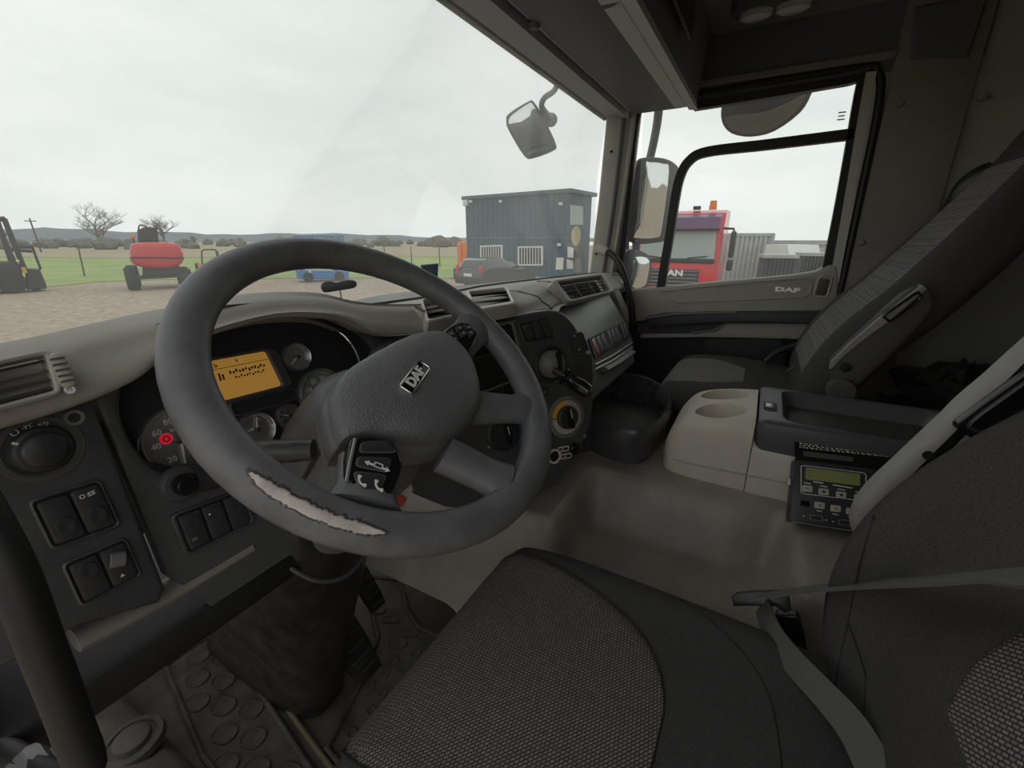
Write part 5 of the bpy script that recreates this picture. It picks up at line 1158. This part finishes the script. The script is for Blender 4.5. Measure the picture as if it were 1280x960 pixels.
mirror('kerb_mirror', 'wide tan kerb mirror hanging above the passenger door window', o, (-.80, -.15, -.35), [(902, 135), (903, 154), (915, 167), (939, 171), (968, 164), (1000, 141), (1014, 118), (1018, 98), (980, 90), (940, 98), (908, 118)], [(905, 148), (916, 163), (939, 167), (966, 160), (994, 140), (1007, 118), (985, 128), (955, 140), (925, 143)], 'mirror_shell', .12, [([at(960, 120, X=1.38), at(962, 96, X=1.33), at(965, 88, X=1.2), at(965, 84, X=1.09)], .02)], gm='mirror_tan')
o = at(665, 161, Y=1.0)
f, t = mirror('front_mirror', 'small square front mirror on a bent arm outside the windscreen', o, V((-.80, -.58, .1)), [(633, 150), (636, 142), (660, 127), (668, 128), (682, 152), (695, 180), (692, 188), (668, 197), (656, 195), (636, 162)], [(636, 152), (640, 144), (660, 130), (666, 131), (680, 155), (691, 180), (688, 186), (668, 193), (658, 191), (639, 162)], 'mirror_shell', .05,
              [([at(700, 96, Y=.92), at(693, 113, Y=.94), at(681, 122, Y=.95), at(677, 132, Y=.96), at(682, 143, Y=.97), at(690, 152, Y=.98)], [.012 + .012 * max(0, (k - 15) / 10) for k in range(26)])])
MB().tube2([at(692, 147, Y=.98), at(690, 149, Y=.975), at(680, 155, Y=.985)], [.012, .028, .02], 14).build('ball_joint', 'mirror_arm', t)
# ================================================================== the yard outside
GZ = CAM.z - 2.35
def gnd(x, y): return at(x, y, Z=GZ)
mat('gravel', (.365, .292, .215), .95, bump=(14, .8), var=(4.5, .38)); mat('grass', (.27, .345, .10), .95, bump=(6, .6), var=(.25, .22)); mat('dry_grass', (.34, .29, .18), .95, var=(.08, .18), bump=(3, .6))
mat('hill', (.175, .205, .22), 1, var=(.012, .14)); mat('bark', (.14, .125, .105), .95); mat('twig', (.21, .195, .17), .95); mat('scrub', (.155, .15, .125), .95, var=(.6, .4))  # hills: blue-grey of distant haze is put into the base colour
mat('post_wood', (.13, .115, .10), .9); mat('machine_dark', (.028, .029, .031), .6); mat('tyre', (.02, .02, .021), .85); mat('machine_red', (.55, .035, .04), .35, coat=.3); mat('machine_orange', (.75, .20, .03), .5)
mat('machine_blue', (.04, .20, .46), .4); mat('clad_blue', (.032, .075, .115), .5); mat('clad_trim', (.07, .12, .16), .5); mat('window_dark', (.05, .055, .06), .12); mat('white_paint', (.72, .72, .70), .4); mat('sign_tan', (.45, .36, .2), .6)
mat('car_black', (.03, .032, .036), .2, coat=.6); mat('car_glass', (.05, .055, .06), .06); mat('tail_lamp', (.55, .03, .03), .25); mat('truck_red', (.62, .03, .035), .3, coat=.4); mat('truck_purple', (.13, .06, .14), .35); mat('truck_glass', (.32, .36, .35), .1); mat('truck_grey', (.14, .145, .15), .5)
mat('zinc', (.42, .43, .43), .5, metal=.3, var=(1.5, .15)); mat('mesh_dark', (.075, .085, .095), .8, var=(8, .3)); mat('pale_wall', (.62, .62, .58), .8); mat('tractor_yellow', (.6, .35, .05), .5)
g0 = MB(); R_ = 60
struct(MB().box((0, 60, GZ - .1), (400, 500, .2)).build('ground_gravel', 'gravel'))
struct(MB().prism([(p.x, p.y) for p in (gnd(-40, 372), gnd(60, 359), (gnd(120, 353)), gnd(200, 350), gnd(330, 349), gnd(440, 348), gnd(560, 349), gnd(640, 341))] + [(260, 160), (260, 500), (-260, 500), (-260, 20)], GZ - .01, GZ + .04).build('ground_grass', 'grass'))
struct(MB().prism([(p.x, p.y) for p in (gnd(-40, 322), gnd(120, 323), gnd(300, 322), gnd(600, 322))] + [(700, 250), (600, 1300), (-600, 1300), (-500, 80)], GZ - .0, GZ + .10).build('ground_field', 'dry_grass'))
def az(x): r = ray(x, 300); return V((r.x, r.y, 0)).normalized()
rows = []
for k in range(60):
    x = -300 + 20 * k; d = az(x); h = {}
    top = 288 + 5 * math.sin(k * .31) * .4 + (4 if x > 250 else 0) + .012 * max(0, x - 250) * (1 if x < 700 else 1) + .8 * math.sin(k * 1.7) - (2 if 40 < x < 130 else 0)
    D_ = 900; p = V((CAM.x, CAM.y, 0)) + d * D_; r = ray(x, top); tz = CAM.z + D_ * r.z / V((r.x, r.y)).length
    q = V((CAM.x, CAM.y, 0)) + d * (D_ - 250)
    rows.append([(q.x, q.y, GZ), (q.x + d.x * 120, q.y + d.y * 120, GZ + (tz - GZ) * .55), (p.x, p.y, tz), (p.x + d.x * 300, p.y + d.y * 300, GZ)])
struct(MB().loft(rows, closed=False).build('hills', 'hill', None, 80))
def site(x, y, yaw=0):
    """ground point below a pixel, with a frame turned to face the camera (plus yaw)"""
    p = gnd(x, y); n = toward(p); n = Matrix.Rotation(yaw, 3, 'Z') @ n; return Fr(p, n)
# ---- scrub along the far field edge
rnd = random.Random(11)
def blob(b, c, r, rnd):
    rs = []
    for i in range(6):
        t = PI * (.08 + .84 * i / 5); rs.append([(c[0] + r * math.sin(t) * math.cos(a) * rnd.uniform(.7, 1.2), c[1] + r * math.sin(t) * math.sin(a) * rnd.uniform(.7, 1.2), c[2] + r * .75 * math.cos(t) * rnd.uniform(.8, 1.25)) for a in [2 * PI * k / 9 for k in range(9)]])
    b.loft(rs)
b = MB()
for k in range(130):
    x = rnd.uniform(-60, 580); dist = rnd.uniform(150, 300); d = az(x); p = V((CAM.x, CAM.y, 0)) + d * dist; r = rnd.uniform(1.0, 2.6) * (1.3 if x > 350 else 1); blob(b, (p.x, p.y, GZ + r * .4), r, rnd)
tag(b.build('distant_scrub', 'scrub', None, 30), 'dull brown scrub along the far edge of the field', 'bushes', kind='stuff')
# ---- bare trees
def tree(name, label, x, y, htpx, spread, seed, dens=7, m='twig', lean=0):
    f = site(x, y); H = f.px(x, y - htpx).y; t = thing(name, label, 'tree', f.o, group='bare trees beyond the field'); rnd = random.Random(seed)
    tr, br = MB(), MB()
    def grow(p, d, L, r, lev):
        pts = [p]; q = V(p); dd = V(d)
        for k in range(3):
            dd = (dd + V((rnd.uniform(-.16, .16), rnd.uniform(-.16, .16), rnd.uniform(-.05, .10)))).normalized(); q = q + dd * (L / 3); pts.append(q.copy())
        (tr if lev < 1 else br).tube(pts, [r, r * .88, r * .75, r * .6], 6 if lev < 2 else 3, cap=False)
        if lev >= 5: return
        n = dens if lev == 0 else (4 if lev < 3 else 3)
        for k in range(n):
            s = rnd.uniform(.35, 1) if lev else rnd.uniform(.45, 1); i = min(2, int(s * 3)); b0 = pts[i].lerp(pts[i + 1], s * 3 - i)
            a = rnd.uniform(0, 2 * PI); el = rnd.uniform(.35, .95); side = V((math.cos(a), math.sin(a), 0)) * spread
            nd_ = (dd * el + side * (1.15 - el * .5) + V((0, 0, .25))).normalized(); grow(b0, nd_, L * rnd.uniform(.52, .74), r * .5, lev + 1)
    grow(V(f.o) - V((0, 0, .1)), V((lean, 0, 1)), H * .42, H * .022, 0)
    tr.build('trunk', 'bark', t); br.build('branches', m, t); return t
tree('bare_tree', 'wide bare tree with a round crown of fine branches', 129, 312, 74, 1.1, 21, 9)
tree('bare_tree', 'smaller dark lopsided tree just right of the wide bare tree', 206, 313, 62, 1.0, 5, 7, 'bark', .1)
tree('bare_tree', 'little dark bare tree behind the top left of the steering wheel', 246, 310, 22, .9, 8, 6, 'bark')
# ---- utility pole and fence posts
f = site(52, 316); top = f.px(45, 273); up_ = thing('utility_pole', 'leaning wooden utility pole on the horizon at the far left', 'pole', f.o)
MB(f.M()).tube([(0, 0, 0), (-.15, top.y, 0)], [.16, .12], 8).build('pole', 'post_wood', up_); MB(f.M()).box((-.15, top.y - .5, 0), (1.6, .14, .14)).build('crossarm', 'post_wood', up_)
for k in (-.6, .6): MB(f.M()).cyl((-.15 + k, top.y - .43, 0), (-.15 + k, top.y - .2, 0), .05, n=6).build('insulator', 'white_paint', up_)
for x, y, h, lab in ((106, 346, 40, 'tall leaning fence post left of the red machine'), (275, 340, 26, 'fence post right of the red machine'), (482, 332, 26, 'fence post above the right part of the wheel rim'), (515, 333, 25, 'fence post left of the navy card holder'), (550, 334, 26, 'fence post right of the navy card holder')):
    f = site(x, y); H = f.px(x, y - h).y; lean = f.px(x - (9 if x == 106 else 0), y - h).x if x == 106 else 0
    tp_ = thing('fence_post', lab, 'fence post', f.o, group='fence posts along the grass'); MB(f.M()).tube([(0, -.1, 0), (lean, H, 0)], [.055, .045], 8).build('post', 'post_wood', tp_)
    MB(f.M()).tube([(lean, H, 0), (lean, H + .05, 0)], [.045, .01], 8).build('cap', 'post_wood', tp_)
# ---- machines
def wheel(b_parent, fr, u, v, w, r, wd, hub='machine_dark', axis='u'):
    """a wheel whose axle points along u (edge-on) or w"""
    M = fr.M(u, v, w) @ (Matrix.Rotation(PI / 2, 4, 'Y') if axis == 'u' else I4)
    o_ = MB(M).lathe([(r * .55, -wd / 2), (r * .9, -wd / 2), (r, -wd * .3), (r, wd * .3), (r * .9, wd / 2), (r * .55, wd / 2)], 22).build('wheel', 'tyre', b_parent)
    MB(M).lathe([(r * .55, -wd * .4), (r * .55, wd * .4), (r * .3, wd * .46), (.001, wd * .46)], 16).build('hub', hub, o_)
    return o_
# red boom machine seen from behind
f = site(200, 362); S = lambda x, y: f.px(x, y)
rm = thing('boom_lift', 'red boom lift seen from behind on the gravel left of the wheel', 'machine', f.o)
body = [(162, 318), (163, 307), (170, 303.5), (195, 302.5), (220, 304), (226, 309), (230, 324), (222, 333), (205, 335.5), (185, 335), (170, 332), (163, 326)]
pp_ = [tuple(S(x, y)) for x, y in body]
MB(f.M()).prism(cr(pp_, 2, True), -2.4, .2, b=.25, seg=4).build('engine_hood', 'machine_red', rm, 60)
q = [tuple(S(x, y)) for x, y in ((163, 321), (230, 321.5), (230, 323.5), (163, 323))]; MB(f.M()).prism(q, .0, .23).build('hood_seam', 'machine_dark', rm)
q = [tuple(S(x, y)) for x, y in ((171, 287), (182, 283), (197, 284), (199, 303), (172, 303))]; MB(f.M()).prism(q, -3.0, -.8, b=.08).build('boom_box', 'machine_dark', rm, 40)
a = S(176, 287); MB(f.M()).tube(cr([(a.x - .1, a.y, -.9), (a.x, a.y + .22, -.9), (a.x + .25, a.y + .15, -.9), (a.x + .3, a.y - .1, -.9)], 4), .035, 6).build('hose', 'machine_dark', rm)
a = S(165, 296); MB(f.M(a.x, a.y, -1)).box((0, 0, 0), (.18, .16, .18), .04).build('beacon', 'machine_orange', rm); MB(f.M(a.x, a.y, -1)).cyl((0, -.5, 0), (0, -.05, 0), .03, n=8).build('beacon_stem', 'machine_dark', rm)
q = [tuple(S(x, y)) for x, y in ((178, 334), (226, 334), (228, 346), (178, 348))]; MB(f.M()).prism(q, -2.2, -.1, b=.05).build('chassis', 'machine_dark', rm)
q = [tuple(S(x, y)) for x, y in ((172, 345), (240, 341), (240, 346), (172, 350))]; MB(f.M()).prism(q, -.4, -.1).build('axle', 'machine_dark', rm)
for x0, x1, yb in ((160, 178, 364), (224, 243, 353)):
    a, b2 = S(x0, yb), S(x1, yb); r = (S(x0, 334).y - a.y) / 2 if x0 < 200 else .48
    wheel(rm, f, (a.x + b2.x) / 2, r + (0 if x0 < 200 else 0), -.35 if x0 < 200 else -.6, r, (b2.x - a.x) * .9)
    wheel(rm, f, (a.x + b2.x) / 2, r, -2.6, r, (b2.x - a.x) * .9)
# forklift at the left edge
f = site(25, 366); S = lambda x, y: f.px(x, y)
fk = thing('forklift', 'dark forklift with raised mast at the left edge of the view', 'machine', f.o)
def bar(fr, par, nm, p, r, m='machine_dark', w=0, w2=None): MB(fr.M()).tube([(*fr.px(*p[0]), w), (*fr.px(*p[1]), w if w2 is None else w2)], r, 8).build(nm, m, par)
bar(f, fk, 'mast_rail', ((5, 273), (30, 335)), .10); bar(f, fk, 'mast_rail', ((-4, 274), (18, 338)), .10, w=-.9)
bar(f, fk, 'mast_crosshead', ((-8, 275), (7, 273)), .10); bar(f, fk, 'guard_post', ((2, 293), (20, 330)), .07); bar(f, fk, 'guard_post', ((-20, 290), (-15, 335)), .07)
bar(f, fk, 'guard_top', ((-30, 291), (8, 293)), .07); bar(f, fk, 'carriage_bar', ((18, 308), (42, 309)), .08); bar(f, fk, 'carriage_bar', ((8, 312), (40, 314)), .07); bar(f, fk, 'fork_upright', ((40, 308), (51, 337)), .05)
q = [tuple(S(x, y)) for x, y in ((-40, 328), (20, 327), (27, 334), (30, 358), (-40, 362))]; MB(f.M()).prism(q, -1.6, .1, b=.08).build('body', 'machine_dark', fk)
q = [tuple(S(x, y)) for x, y in ((32, 336), (50, 337), (58, 356), (58, 361), (34, 362))]; MB(f.M()).prism(q, -1.3, .0, b=.05).build('bucket', 'machine_dark', fk)
bar(f, fk, 'warning_stripe', ((28, 334), (32, 341)), .07, 'tractor_yellow', .12)
a = S(18, 366); wheel(fk, f, a.x, .52, .12, .52, .35, axis='w'); a = S(-18, 366); wheel(fk, f, a.x, .5, .05, .5, .3, axis='w'); a = S(46, 362); wheel(fk, f, a.x, .28, -.9, .28, .25, axis='w')
a = S(22, 326); MB(f.M(a.x, a.y, .15)).box((0, 0, 0), (.12, .09, .08), .03).build('work_lamp', 'white_paint', fk)
# small tractor with a roll bar
f = site(262, 342); S = lambda x, y: f.px(x, y)
sm = thing('garden_tractor', 'small tractor with an upright roll bar beyond the red machine', 'machine', f.o)
P = [(*S(x, y), 0) for x, y in ((253, 332), (252, 314), (255, 312), (269, 312), (272, 315), (274, 330))]; MB(f.M()).tube(P, .05, 8).build('roll_bar', 'machine_dark', sm)
q = [tuple(S(x, y)) for x, y in ((251, 330), (276, 329), (277, 338), (250, 338))]; MB(f.M()).prism(q, -1.5, 0, b=.06).build('body', 'machine_dark', sm)
a = S(250, 333); MB(f.M(a.x, a.y, .05)).box((0, 0, 0), (.25, .4, .1), .04).build('side_lamp', 'machine_orange', sm)
for x in (249, 277): a = S(x, 342); wheel(sm, f, a.x, .38, -.3, .38, .3)
# blue scissor lift
f = site(402, 352, .15); S = lambda x, y: f.px(x, y)
bl_ = thing('scissor_lift', 'blue scissor lift platform with guard rails behind the wheel rim', 'machine', f.o)
for w in (0, -1.2):
    for y in (294.5, 301): bar(f, bl_, 'guard_rail', ((369, y + 1), (429, y)), .04, 'machine_blue', w)
    for x in (370, 380, 391, 402, 412, 421, 429): bar(f, bl_, 'rail_post', ((x, 294), (x, 308)), .04, 'machine_blue', w)
for x in (370, 429): MB(f.M()).tube([(*S(x, 295), 0), (*S(x, 295), -1.2)], .04, 8).build('end_rail', 'machine_blue', bl_)
q = [tuple(S(x, y)) for x, y in ((368, 307), (430, 306.5), (430, 310), (368, 311))]; MB(f.M()).prism(q, -1.25, .05).build('platform', 'machine_blue', bl_)
for p in (((374, 311), (424, 325)), ((424, 311), (374, 325)), ((374, 325), (424, 338)), ((424, 325), (374, 338))): bar(f, bl_, 'scissor_arm', p, .06, 'machine_blue', -.3)
q = [tuple(S(x, y)) for x, y in ((372, 338), (436, 339), (436, 349), (374, 349))]; MB(f.M()).prism(q, -1.25, .05, b=.04).build('base', 'machine_blue', bl_)
for x in (386, 425): a = S(x, 352); wheel(bl_, f, a.x, .28, .06, .28, .2, 'white_paint', 'w')
q = [tuple(S(x, y)) for x, y in ((385.5, 338), (388.5, 338), (388.5, 351), (385.5, 351))]; MB(f.M()).prism(q, .05, .12).build('ladder', 'white_paint', bl_)
# ---- two-storey blue office block
K = 30.0
def far(x, y, d): r = ray(x, y); return CAM + r * (d / V((r.x, r.y)).length)
cA = far(707, 330, 29.5); cL = far(584, 330, 34.5); cA.z = cL.z = GZ
ev = (cA - cL).normalized(); nn = V((ev.y, -ev.x, 0)); nn = nn if nn.dot(toward(cA)) > 0 else -nn
OF = Fr(cA, nn); LB = (cA - cL).length; HB = OF.px(706, 241).y
ob = thing('office_block', 'dark blue two-storey modular office block with barred windows', 'building', cA)
MB(OF.M()).box((-LB / 2, HB / 2, -1.6), (LB, HB, 3.2)).build('walls', 'clad_blue', ob, smooth=False)
MB(OF.M()).box((-LB / 2 + .05, HB + .1, -1.6), (LB + .5, .24, 3.6), .03).build('roof_edge', 'clad_trim', ob)
for k in range(int(LB / .45)): MB(OF.M()).box((-LB + .25 + k * .45, HB / 2, .012), (.05, HB - .1, .03)).build('cladding_rib', 'clad_blue', ob, smooth=False)
MB(OF.M()).box((-LB / 2, HB * .49, .03), (LB, .10, .05)).build('floor_band', 'clad_trim', ob)
for cs in ([(601, 307), (629, 306), (629, 325), (601, 326)], [(648, 308), (679.5, 307.5), (679.5, 332), (648, 332)]):
    q = [tuple(OF.px(x, y)) for x, y in cs]
    wn = MB(OF.M()).prism(q, -.02, .03).build('window', 'window_dark', ob)
    MB(OF.M()).frame(q, inset(ccw(q), .10)[::1], .0, .09).build('frame', 'white_paint', wn)
    n = 9
    for k in range(n): a, b2 = qp(q, (k + .5) / n, .03), qp(q, (k + .5) / n, .97); MB(OF.M()).tube([(*a, .09), (*b2, .09)], .035, 6).build('bar', 'white_paint', wn)
for x, y in ((590, 252), (627, 252), (702, 255), (700, 306)): a = OF.px(x, y); MB(OF.M(a.x, a.y, .1)).box((0, 0, 0), (.24, .18, .2), .04).build('wall_lamp', 'white_paint', ob)
a = OF.px(580.5, 254); MB(OF.M(a.x + .25, a.y, .1)).box((0, 0, 0), (.42, .42, .3), .05).build('alarm_box', 'white_paint', ob)
q = [tuple(OF.px(x, y)) for x, y in ((696, 322), (705, 322), (704, 337), (695, 337))]; MB(OF.M()).prism(q, 0, .05).build('notice_board', 'white_paint', ob)
EF = Fr(cA, OF.u)     # end wall, facing right
def eb(x0, x1, y0, y1, m, nm, th=.05):
    q = [tuple(EF.px(x, y)) for x, y in ((x0, y0), (x1, y0 + 2), (x1, y1), (x0, y1))]; return MB(EF.M()).prism(q, 0, th).build(nm, m, ob)
eb(712, 728, 256, 281, 'truck_glass', 'upper_window')
a = EF.px(719, 295); MB(EF.M(a.x, a.y, .02)).prism(circ(.62, 24, ry=.62), 0, .05).build('round_sign', 'sign_tan', ob)
eb(709, 716, 308, 322, 'white_paint', 'poster'); eb(708, 715, 324, 336, 'pale_wall', 'poster'); eb(718, 730, 305, 345, 'window_dark', 'glass_door')
# orange machine left of the office
f = site(577, 349); S = lambda x, y: f.px(x, y); om = thing('orange_loader', 'orange machine standing left of the blue office block', 'machine', f.o)
for x in (574.5, 580.5): bar(f, om, 'boom', ((x, 303), (x + .5, 346)), .16, 'machine_orange')
bar(f, om, 'crossbeam', ((573, 305), (582, 304)), .13, 'machine_orange'); bar(f, om, 'crossbeam', ((574, 330), (581, 330)), .13, 'machine_orange')
a = S(577, 349); MB(f.M(a.x, .35, -.6)).box((0, 0, 0), (1.0, .6, 1.2), .1).build('base', 'machine_dark', om)
# ---- dark estate car
f = site(622, 357.5); cf = f
n2 = Matrix.Rotation(math.radians(52), 3, 'Z') @ f.n
CF = Fr(f.o, n2)       # u runs along the car towards its bonnet
car = thing('estate_car', 'dark estate car parked in front of the blue office block', 'car', f.o)
Lc = 4.7
side = [(-2.35, .45), (-2.33, .80), (-2.22, 1.02), (-1.95, 1.38), (-1.7, 1.47), (-.6, 1.50), (.25, 1.43), (.95, 1.02), (1.9, .90), (2.25, .75), (2.35, .5), (2.3, .28), (-2.3, .28)]
def carr(s, w, k): return [(x, y if y < .85 else .85 + (y - .85) * k, w) for x, y in side]
MB(CF.M()).loft([carr(0, .90, .0), carr(0, .90, .28), carr(0, .84, .62), carr(0, .68, .98), carr(0, .3, 1.0), carr(0, -.3, 1.0), carr(0, -.68, .98), carr(0, -.84, .62), carr(0, -.90, .28), carr(0, -.90, .0)]).build('body', 'car_black', car, 45)
for sgn_ in (1, -1):
    for a_, b_ in ((-1.85, -1.05), (-1.0, -.15), (-.10, .55)):
        MB(CF.M()).add([(a_ + (.12 if a_ < -1.5 else 0), 1.36, sgn_ * .735), (b_ - (.25 if b_ > .3 else 0), 1.36, sgn_ * .735), (b_, 1.0, sgn_ * .895), (a_, 1.0, sgn_ * .895)], [(0, 1, 2, 3)]).build('side_window', 'car_glass', car)
    MB(CF.M()).box((-2.28, .98, sgn_ * .74), (.12, .42, .14), .03).build('tail_lamp', 'tail_lamp', car)
    MB(CF.M()).box((.5, 1.02, sgn_ * .98), (.12, .14, .2), .04).build('door_mirror', 'car_black', car)
    for u in (-1.42, 1.42): wheel(car, CF, u, .33, sgn_ * .78, .33, .22, 'zinc', 'w')
MB(CF.M()).add([(-2.20, 1.08, .62), (-2.20, 1.08, -.62), (-1.99, 1.38, -.52), (-1.99, 1.38, .52)], [(0, 1, 2, 3)]).build('rear_window', 'car_glass', car)
MB(CF.M()).box((-2.36, .72, 0), (.03, .14, .52)).build('number_plate', 'white_paint', car)
# ---- red truck beside the cab
def truck2(name, label, fr, full=True):
    t = thing(name, label, 'truck', fr.o); M = fr.M() @ Matrix.Scale(1.02, 4, (0, 1, 0)); W = 2.44; hw = W / 2
    prof = [(0, .75), (.06, .95), (.08, 1.45), (.0, 1.95), (-.22, 2.72), (-.42, 3.05), (-.75, 3.14), (-2.15, 3.16), (-2.2, .9), (-2.0, .75)]
    MB(M).loft([[(x, y, w - (abs(x) / hw) ** 6 * .12 * (1 if w > -1 else 0)) for w, y in prof] for x in (-hw, -hw * .92, -hw * .6, 0, hw * .6, hw * .92, hw)]).build('cab', 'truck_red', t, 40)
    MB(M).add([(-hw * .90, 1.78, .065), (hw * .90, 1.78, .065), (hw * .86, 2.55, -.14), (-hw * .86, 2.55, -.14)], [(0, 1, 2, 3)]).build('windscreen', 'truck_glass', t)
    MB(M).box((0, 1.72, .075), (W * .92, .13, .05), .02).build('windscreen_rubber', 'machine_dark', t)
    MB(M).loft([[(x, y, w) for w, y in ((-.16, 2.56), (.12, 2.62), (.02, 2.92), (-.36, 3.02))] for x in (-hw * .93, 0, hw * .93)]).build('sun_visor', 'truck_purple', t, 40)
    gr_ = MB(M).box((0, 1.22, .075), (W * .60, .52, .05), .03).build('grille', 'machine_dark', t)
    for k in range(5): MB(M).box((0, 1.01 + k * .105, .105), (W * .58, .05, .03), .01).build('grille_bar', 'truck_grey', gr_)
    text('MAN', .24, fr.M(-.05, 1.39, .13), 'white_paint', t, ext=.01, sx=1.3, bold=.012)
    MB(M).box((0, .62, .02), (W * .99, .5, .3), .08).build('bumper', 'truck_grey', t)
    for s in (-1, 1):
        MB(M).box((s * hw * .72, .72, .15), (.42, .2, .08), .03).build('headlamp', 'lamp_lens', t)
        MB(M).add([(s * (hw + .005), 1.72, -.30), (s * (hw + .005), 1.72, -1.15), (s * (hw + .005), 2.55, -1.15), (s * (hw + .005), 2.55, -.48)], [(0, 1, 2, 3)]).build('door_window', 'truck_glass', t)
        mr_ = MB(M).box((s * (hw + .30), 2.18, .0), (.14, .72, .20), .05).build('mirror', 'machine_dark', t); MB(M).box((s * (hw + .30), 1.62, .0), (.16, .30, .2), .05).build('mirror', 'machine_dark', t)
        MB(M).tube([(s * hw, 2.62, -.15), (s * (hw + .28), 2.6, .0), (s * (hw + .30), 2.5, .0)], .03, 8).build('mirror_arm', 'machine_dark', t)
        MB(M).tube([(s * hw * .3, 1.80, .10), (s * hw * .75, 1.86, .09)], .018, 6).build('wiper', 'machine_dark', t)
        wheel(t, fr, s * (hw - .18), .5, -1.25, .5, .32, 'zinc')
    MB(M).box((hw * .3, 3.16 + .05, -.7), (.2, .1, .2)).build('beacon_base', 'machine_dark', t); MB(M).cyl((hw * .68, 3.14, -.5), (hw * .68, 3.38, -.5), .11, .09, 14).build('beacon', 'machine_orange', t)
    MB(M).box((0, .75, -3.6), (1.0, .3, 3.4)).build('chassis', 'machine_dark', t)
    return t
p = far(842, 340, 14.8); p.z = GZ
tF = Fr(p, Matrix.Rotation(math.radians(-9), 3, 'Z') @ toward(p))
truck2('red_truck', 'red truck with purple sun visor seen through the passenger window', tF)
# ---- containers and white van to the right of the truck
p = far(935, 345, 27); p.z = GZ; f = Fr(p, Matrix.Rotation(math.radians(20), 3, 'Z') @ toward(p)); S = lambda x, y: f.px(x, y)
gc = thing('grey_container', 'tall pale grey ribbed container right of the red truck', 'container', p)
a, b2 = S(903, 292), S(966, 292); MB(f.M()).box(((a.x + b2.x) / 2, a.y / 2 + .1, -2), (b2.x - a.x, a.y - .2, 4)).build('walls', 'zinc', gc, smooth=False)
n = 11
for k in range(n): MB(f.M()).box((a.x + (b2.x - a.x) * (k + .5) / n, a.y / 2 + .1, .03), ((b2.x - a.x) / n * .5, a.y - .35, .06)).build('rib', 'zinc', gc, smooth=False)
for y in (.12, a.y - .05): MB(f.M()).box(((a.x + b2.x) / 2, y, .02), (b2.x - a.x + .1, .14, .14)).build('rail', 'zinc', gc)
MB(f.M()).box((a.x - .02, a.y / 2, .04), (.14, a.y, .14)).build('corner_post', 'zinc', gc); MB(f.M()).box((b2.x + .02, a.y / 2, .04), (.14, a.y, .14)).build('corner_post', 'zinc', gc)
p = far(1010, 330, 34); p.z = GZ; f = Fr(p, toward(p)); S = lambda x, y: f.px(x, y)
wh_ = thing('low_warehouse', 'long low cream warehouse behind the containers', 'building', p)
a, b2 = S(950, 305), S(1110, 305); MB(f.M()).box(((a.x + b2.x) / 2, a.y / 2, -4), (b2.x - a.x, a.y, 8)).build('walls', 'pale_wall', wh_); MB(f.M()).box(((a.x + b2.x) / 2, a.y + .1, -4), (b2.x - a.x + .4, .25, 8.5)).build('roof_edge', 'zinc', wh_)
for k in range(5): MB(f.M()).box((a.x + 2 + k * 2.2, a.y * .72, .03), (1.2, .7, .08)).build('window', 'window_dark', wh_)
for x0, x1, yt, lab, d in ((957, 997, 320.5, 'dark ribbed crate right of the grey container', 17), (1004, 1040, 318, 'dark ribbed crate partly behind the window frame', 18.5)):
    p = far((x0 + x1) / 2, 345, d); p.z = GZ; f = Fr(p, Matrix.Rotation(math.radians(12), 3, 'Z') @ toward(p)); a, b2 = f.px(x0, yt), f.px(x1, yt)
    sk_ = thing('ribbed_crate', lab, 'crate', p, group='dark crates beside the containers'); MB(f.M()).box(((a.x + b2.x) / 2, a.y / 2, -.5), (b2.x - a.x, a.y, 1.0)).build('side_panels', 'mesh_dark', sk_)
    for k in range(8): MB(f.M()).box((a.x + (b2.x - a.x) * (k + .5) / 8, a.y / 2, .02), (.05, a.y, .05)).build('rib', 'mesh_dark', sk_)
    MB(f.M()).box(((a.x + b2.x) / 2, a.y, -.5), (b2.x - a.x + .1, .1, 1.1)).build('top_rail', 'zinc', sk_)
p = far(1000, 345, 24); p.z = GZ; f = Fr(p, Matrix.Rotation(math.radians(30), 3, 'Z') @ toward(p)); S = lambda x, y: f.px(x, y)
wv = thing('white_truck', 'white truck cab behind the dark crates', 'truck', p); a, b2 = S(992, 306), S(1032, 306)
hv = a.y; prof = [(0, .5), (.1, 1.2), (-.3, hv - .3), (-.5, hv), (-2.4, hv), (-2.4, .5)]
MB(f.M()).loft([[(x, y, w) for w, y in prof] for x in (a.x, a.x + .15, b2.x - .15, b2.x)]).build('cab', 'white_paint', wv, 30)
MB(f.M()).add([(a.x + .15, 1.35, .08), (b2.x - .15, 1.35, .08), (b2.x - .2, hv - .45, -.24), (a.x + .2, hv - .45, -.24)], [(0, 1, 2, 3)]).build('windscreen', 'car_glass', wv)
for x in (a.x - .15, b2.x + .15): MB(f.M()).box((x, hv * .7, .05), (.16, .5, .2), .04).build('mirror', 'machine_dark', wv)
for x in (a.x + .2, b2.x - .2): wheel(wv, f, x, .45, -1.0, .45, .3)
